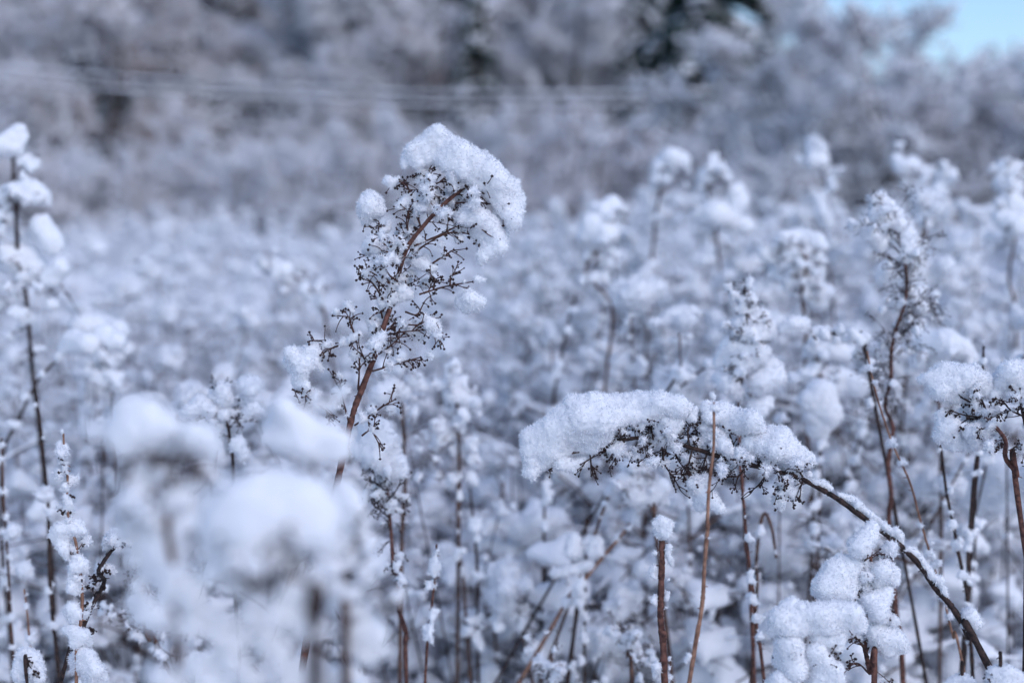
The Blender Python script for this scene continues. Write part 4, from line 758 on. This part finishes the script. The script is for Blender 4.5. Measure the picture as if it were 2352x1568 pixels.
tree_kind('shrub1', 2, 'rtwig', H=2.6, spread=1.5, trunk_r=.06, n1=42, n2=11, n3=9, low=.12, upright=.8, shrub=True, snowp=.72)
tree_kind('shrub2', 8, 'gtwig', H=3.7, spread=1.9, trunk_r=.10, n1=105, n2=15, n3=10, low=.32, upright=.75, shrub=True, twr=.012, snowp=.85)
tree_kind('tree0', 3, 'gtwig', H=7.5, spread=2.9, trunk_r=.18, n1=26, n2=26, n3=10, low=.15, upright=.7, twr=.015)
tree_kind('tree1', 4, 'rtwig', H=6.5, spread=2.6, trunk_r=.15, n1=24, n2=26, n3=10, low=.12, upright=.8, twr=.015, snowp=.74)
tree_kind('tree2', 5, 'gtwig', H=9.0, spread=3.0, trunk_r=.22, n1=30, n2=26, n3=10, low=.15, upright=.5, twr=.018)
def add_tree(key, name, label, x, y, s=1.0, sz=None, group=None, rz=None):
    z = float(hill_z(x, y)); t = thing(name, label, 'shrub' if 'shrub' in key else 'tree', (x, y, z - .05), group)
    t.rotation_euler = (0, 0, rgt.uniform(0, 6.28) if rz is None else rz); t.scale = (s, s, sz or s)
    a, b, c = TREES[key]; link('trunk' if 'tree' in key else 'branches', a, t); link('crown', b, t)['kind'] = 'stuff'; link('crown_snow', c, t)['kind'] = 'stuff'
    return t
def xat(xp, y): return (xp - 1176) * px(y)
# conifers
def conifer_mesh(rg, H, W):
    tr = MB(); tube(tr, np.array([[0, 0, 0], [0.05, 0, H * .5], [0, 0, H]]), H * .02, .01, 6)
    nd = MB(); sn = MB(); A = []; B = []; C = []; D = []
    for k in range(150):
        f = rg.uniform(.08, 1); z = H * f; L = W * (1.02 - f) * rg.uniform(.75, 1.1) + .15; az = rg.uniform(0, 6.28); h = np.array([math.cos(az), math.sin(az), 0]); s = np.array([-h[1], h[0], 0])
        t = np.linspace(0, 1, 8)[:, None]; p = np.array([0, 0, z]) + h * L * t + np.array([0, 0, 1.]) * L * (.10 * t - .55 * t ** 2)
        tube(tr, p, .03, .008, 3)
        for j in range(34):
            u = rg.uniform(.15, 1); c = p[0] + h * L * u + np.array([0, 0, L * (.10 * u - .55 * u * u)]); side = rg.choice([-1, 1]); l = L * .32 * (1.15 - u) + .12
            v = s * side * l + h * l * .5 + np.array([0, 0, -l * rg.uniform(.1, .5)]); A.append(c); B.append(c + v)
            if rg.random() < .34: C.append(c + v * .1 + [0, 0, .05]); D.append(c + v * .9 + [0, 0, .04])
    prisms(nd, A, B, .075, .03); prisms(sn, C, D, .055, .035); return tr, nd, sn
for k, (H, W) in enumerate(((11, 2.6), (9, 2.2))):
    a, b, c = conifer_mesh(np.random.default_rng(50 + k), H, W); TREES['conifer%d' % k] = (a.mesh('trunk', M['bark']), b.mesh('crown', M['needle']), c.mesh('crown_snow', M['snow_far']))

add_tree('shrub2', 'snowy_shrub', 'large rounded snow-frosted shrub behind the meadow at the right, its base dark', xat(2130, 14), 14.0, .92, .74)
add_tree('shrub2', 'snowy_shrub', 'snow-frosted shrub at the far right edge, rising to the strip of sky', xat(2480, 16), 16.0, .85, .63)
add_tree('shrub0', 'snowy_shrub', 'blue-grey snowy shrub between the conifer and the big right shrub', xat(1880, 18), 18.0, .9, .74)
add_tree('tree0', 'snowy_tree', 'broad snow-filled tree behind the right shrubs, under the strip of sky', xat(1830, 30), 30.0, .60, .58)
add_tree('tree0', 'snowy_tree', 'snowy tree at the upper right corner, its top thin against the sky', xat(2060, 27), 27.0, .5, .44)
add_tree('tree0', 'snowy_tree', 'thin-topped snowy tree behind the right edge shrub, against the sky', xat(2300, 28), 28.0, .45, .36)
add_tree('conifer0', 'conifer', 'dark green conifer with drooping snow-laden boughs, top right of centre', xat(1620, 22), 22.0, .8, .85)
add_tree('conifer1', 'conifer', 'second dark conifer, just left of the first and farther off', xat(1470, 27), 27.0, .5, .9)
add_tree('tree0', 'snowy_tree', 'pale snow-coated tree standing in front of the conifer, right of centre', xat(1290, 26), 26.0, .62, .75)
add_tree('shrub1', 'snowy_shrub', 'pinkish-brown shrub below the conifer, right of centre', xat(1640, 21), 21.0, 1.1, 1.1)
add_tree('shrub1', 'snowy_shrub', 'small reddish shrub at the edge of the meadow just right of the plume', xat(1300, 19.5), 19.5, .95, .9)
add_tree('tree1', 'snowy_tree', 'pinkish snow-dusted tree at the upper left, behind the cables', xat(270, 24), 24.0, .85, .85)
add_tree('tree0', 'snowy_tree', 'grey snowy tree behind the cables at the middle left', xat(640, 26), 26.0, .85, .82)
add_tree('tree1', 'snowy_tree', 'brown-grey tree behind the tip of the russet plume', xat(980, 25), 25.0, .8, .78)
ROWN = ['lowest on the wooded slope', 'lower middle of the slope', 'upper middle of the slope', 'highest on the slope']
def tlabel(what, xp, where):
    L = [(0, 'behind the tall left edge weed'), (330, 'above the empty left meadow'), (640, 'above the snow ledge'), (900, 'left behind the russet plume'), (1120, 'right behind the russet plume'), (1300, 'just right of the plume'),
         (1400, 'behind the square snow cap'), (1550, 'behind the curling snow hook'), (1700, 'behind the twin snow heads'), (-200, 'beyond the left edge')]
    return what + ' ' + where + ', ' + min(L, key=lambda l: abs(l[0] - xp))[1]
add_tree('conifer1', 'conifer', 'dark conifer added to deepen the gap between the snowy crowns above the empty left meadow', xat(470, 25), 25.0, .62, .42)  # this and the next two conifers are added to make dark gaps among the crowns
add_tree('conifer1', 'conifer', 'dark conifer added to deepen the gap among pale crowns straight above the russet plume', xat(1095, 24), 24.0, .55, .62)
add_tree('conifer0', 'conifer', 'conifer added as a dark gap at the top of the slope above the left cables', xat(300, 33), 33.0, .8, .8)
gl = 'shrubs along the far edge of the meadow'
for k in range(17):
    xp = -150 + k * 112 + rgt.uniform(-35, 35)
    if xp > 1750: continue
    y = rgt.uniform(18.5, 22); add_tree('shrub%d' % (k % 3 == 1), 'snowy_shrub', tlabel('low pinkish snowy shrub' if k % 3 == 1 else 'low grey snowy shrub', xp, 'at the meadow edge'), xat(xp, y), y, rgt.uniform(.62, .85), None, gl)
gt = 'snowy trees on the wooded slope'
for row, (y0, s0, n) in enumerate(((28, .78, 11), (35, .85, 13), (43, .95, 14), (54, 1.1, 13))):
    for k in range(n):
        xp = -250 + (k + rgt.uniform(-.3, .3)) * 1980 / n
        y = y0 + rgt.uniform(-2.5, 2.5); key = ['tree0', 'conifer1', 'tree1', 'tree2', 'conifer1'][(k * 3 + row * 2) % 5]
        s = s0 * rgt.uniform(.8, 1.12)
        if xp > 1450: s *= .72
        if xp > 1580 and row > 0: continue
        if 'conifer' in key: add_tree(key, 'conifer', tlabel('dark conifer', xp, ROWN[row]), xat(xp, y), y, s * .75, None, 'conifers on the wooded slope')
        else: add_tree(key, 'snowy_tree', tlabel('pinkish snowy leafless tree' if key == 'tree1' else 'tall grey snowy leafless tree' if key == 'tree2' else 'broad grey snowy leafless tree', xp, ROWN[row]), xat(xp, y), y, s, None, gt)

# ================================================================== two overhead cables and their poles
def cable(label, pa, pts, d, r):
    q = catmull([np.array(P(x, y, d)) for x, y in pts], 60); mb = MB(); tube(mb, q, r, r, 6); base = q[0]
    root = thing('overhead_cable', label, 'cable', base); link('wire', mb.mesh('wire', M['cable'], base), root)
    sn = MB(); qq = q + np.array([0, 0, r * 1.8]); tube(sn, qq, r * 1.3, r * 1.3, 6, .2); link('snow_ridge', sn.mesh('snow_ridge', M['snow_far'], base), root)
cable('upper of the two snow-lined cables sagging across the trees at the left', 0, [(-420, 110), (0, 157), (355, 188), (610, 203), (1167, 219), (1900, 205), (2700, 150)], 17.0, .0115)
cable('lower of the two snow-lined cables, darker on its underside', 0, [(-420, 135), (0, 183), (305, 210), (760, 231), (1117, 243), (1900, 232), (2700, 180)], 17.0, .0115)

# things that would share a label are told apart by their order from left to right
byl = {}
for o in COL.objects:
    if o.parent is None and o.get('label'): byl.setdefault(o['label'], []).append(o)
ORD = ['second', 'third', 'fourth', 'fifth', 'sixth', 'seventh', 'eighth']
for lab, L in byl.items():
    if len(L) < 2: continue
    L.sort(key=lambda o: to_px(o.location + Vector((0, 0, 1)))[0])
    for k, o in enumerate(L):
        o['label'] = lab + (', leftmost' if k == 0 else ', rightmost' if k == len(L) - 1 else ', %s from left' % ORD[min(k - 1, 6)])
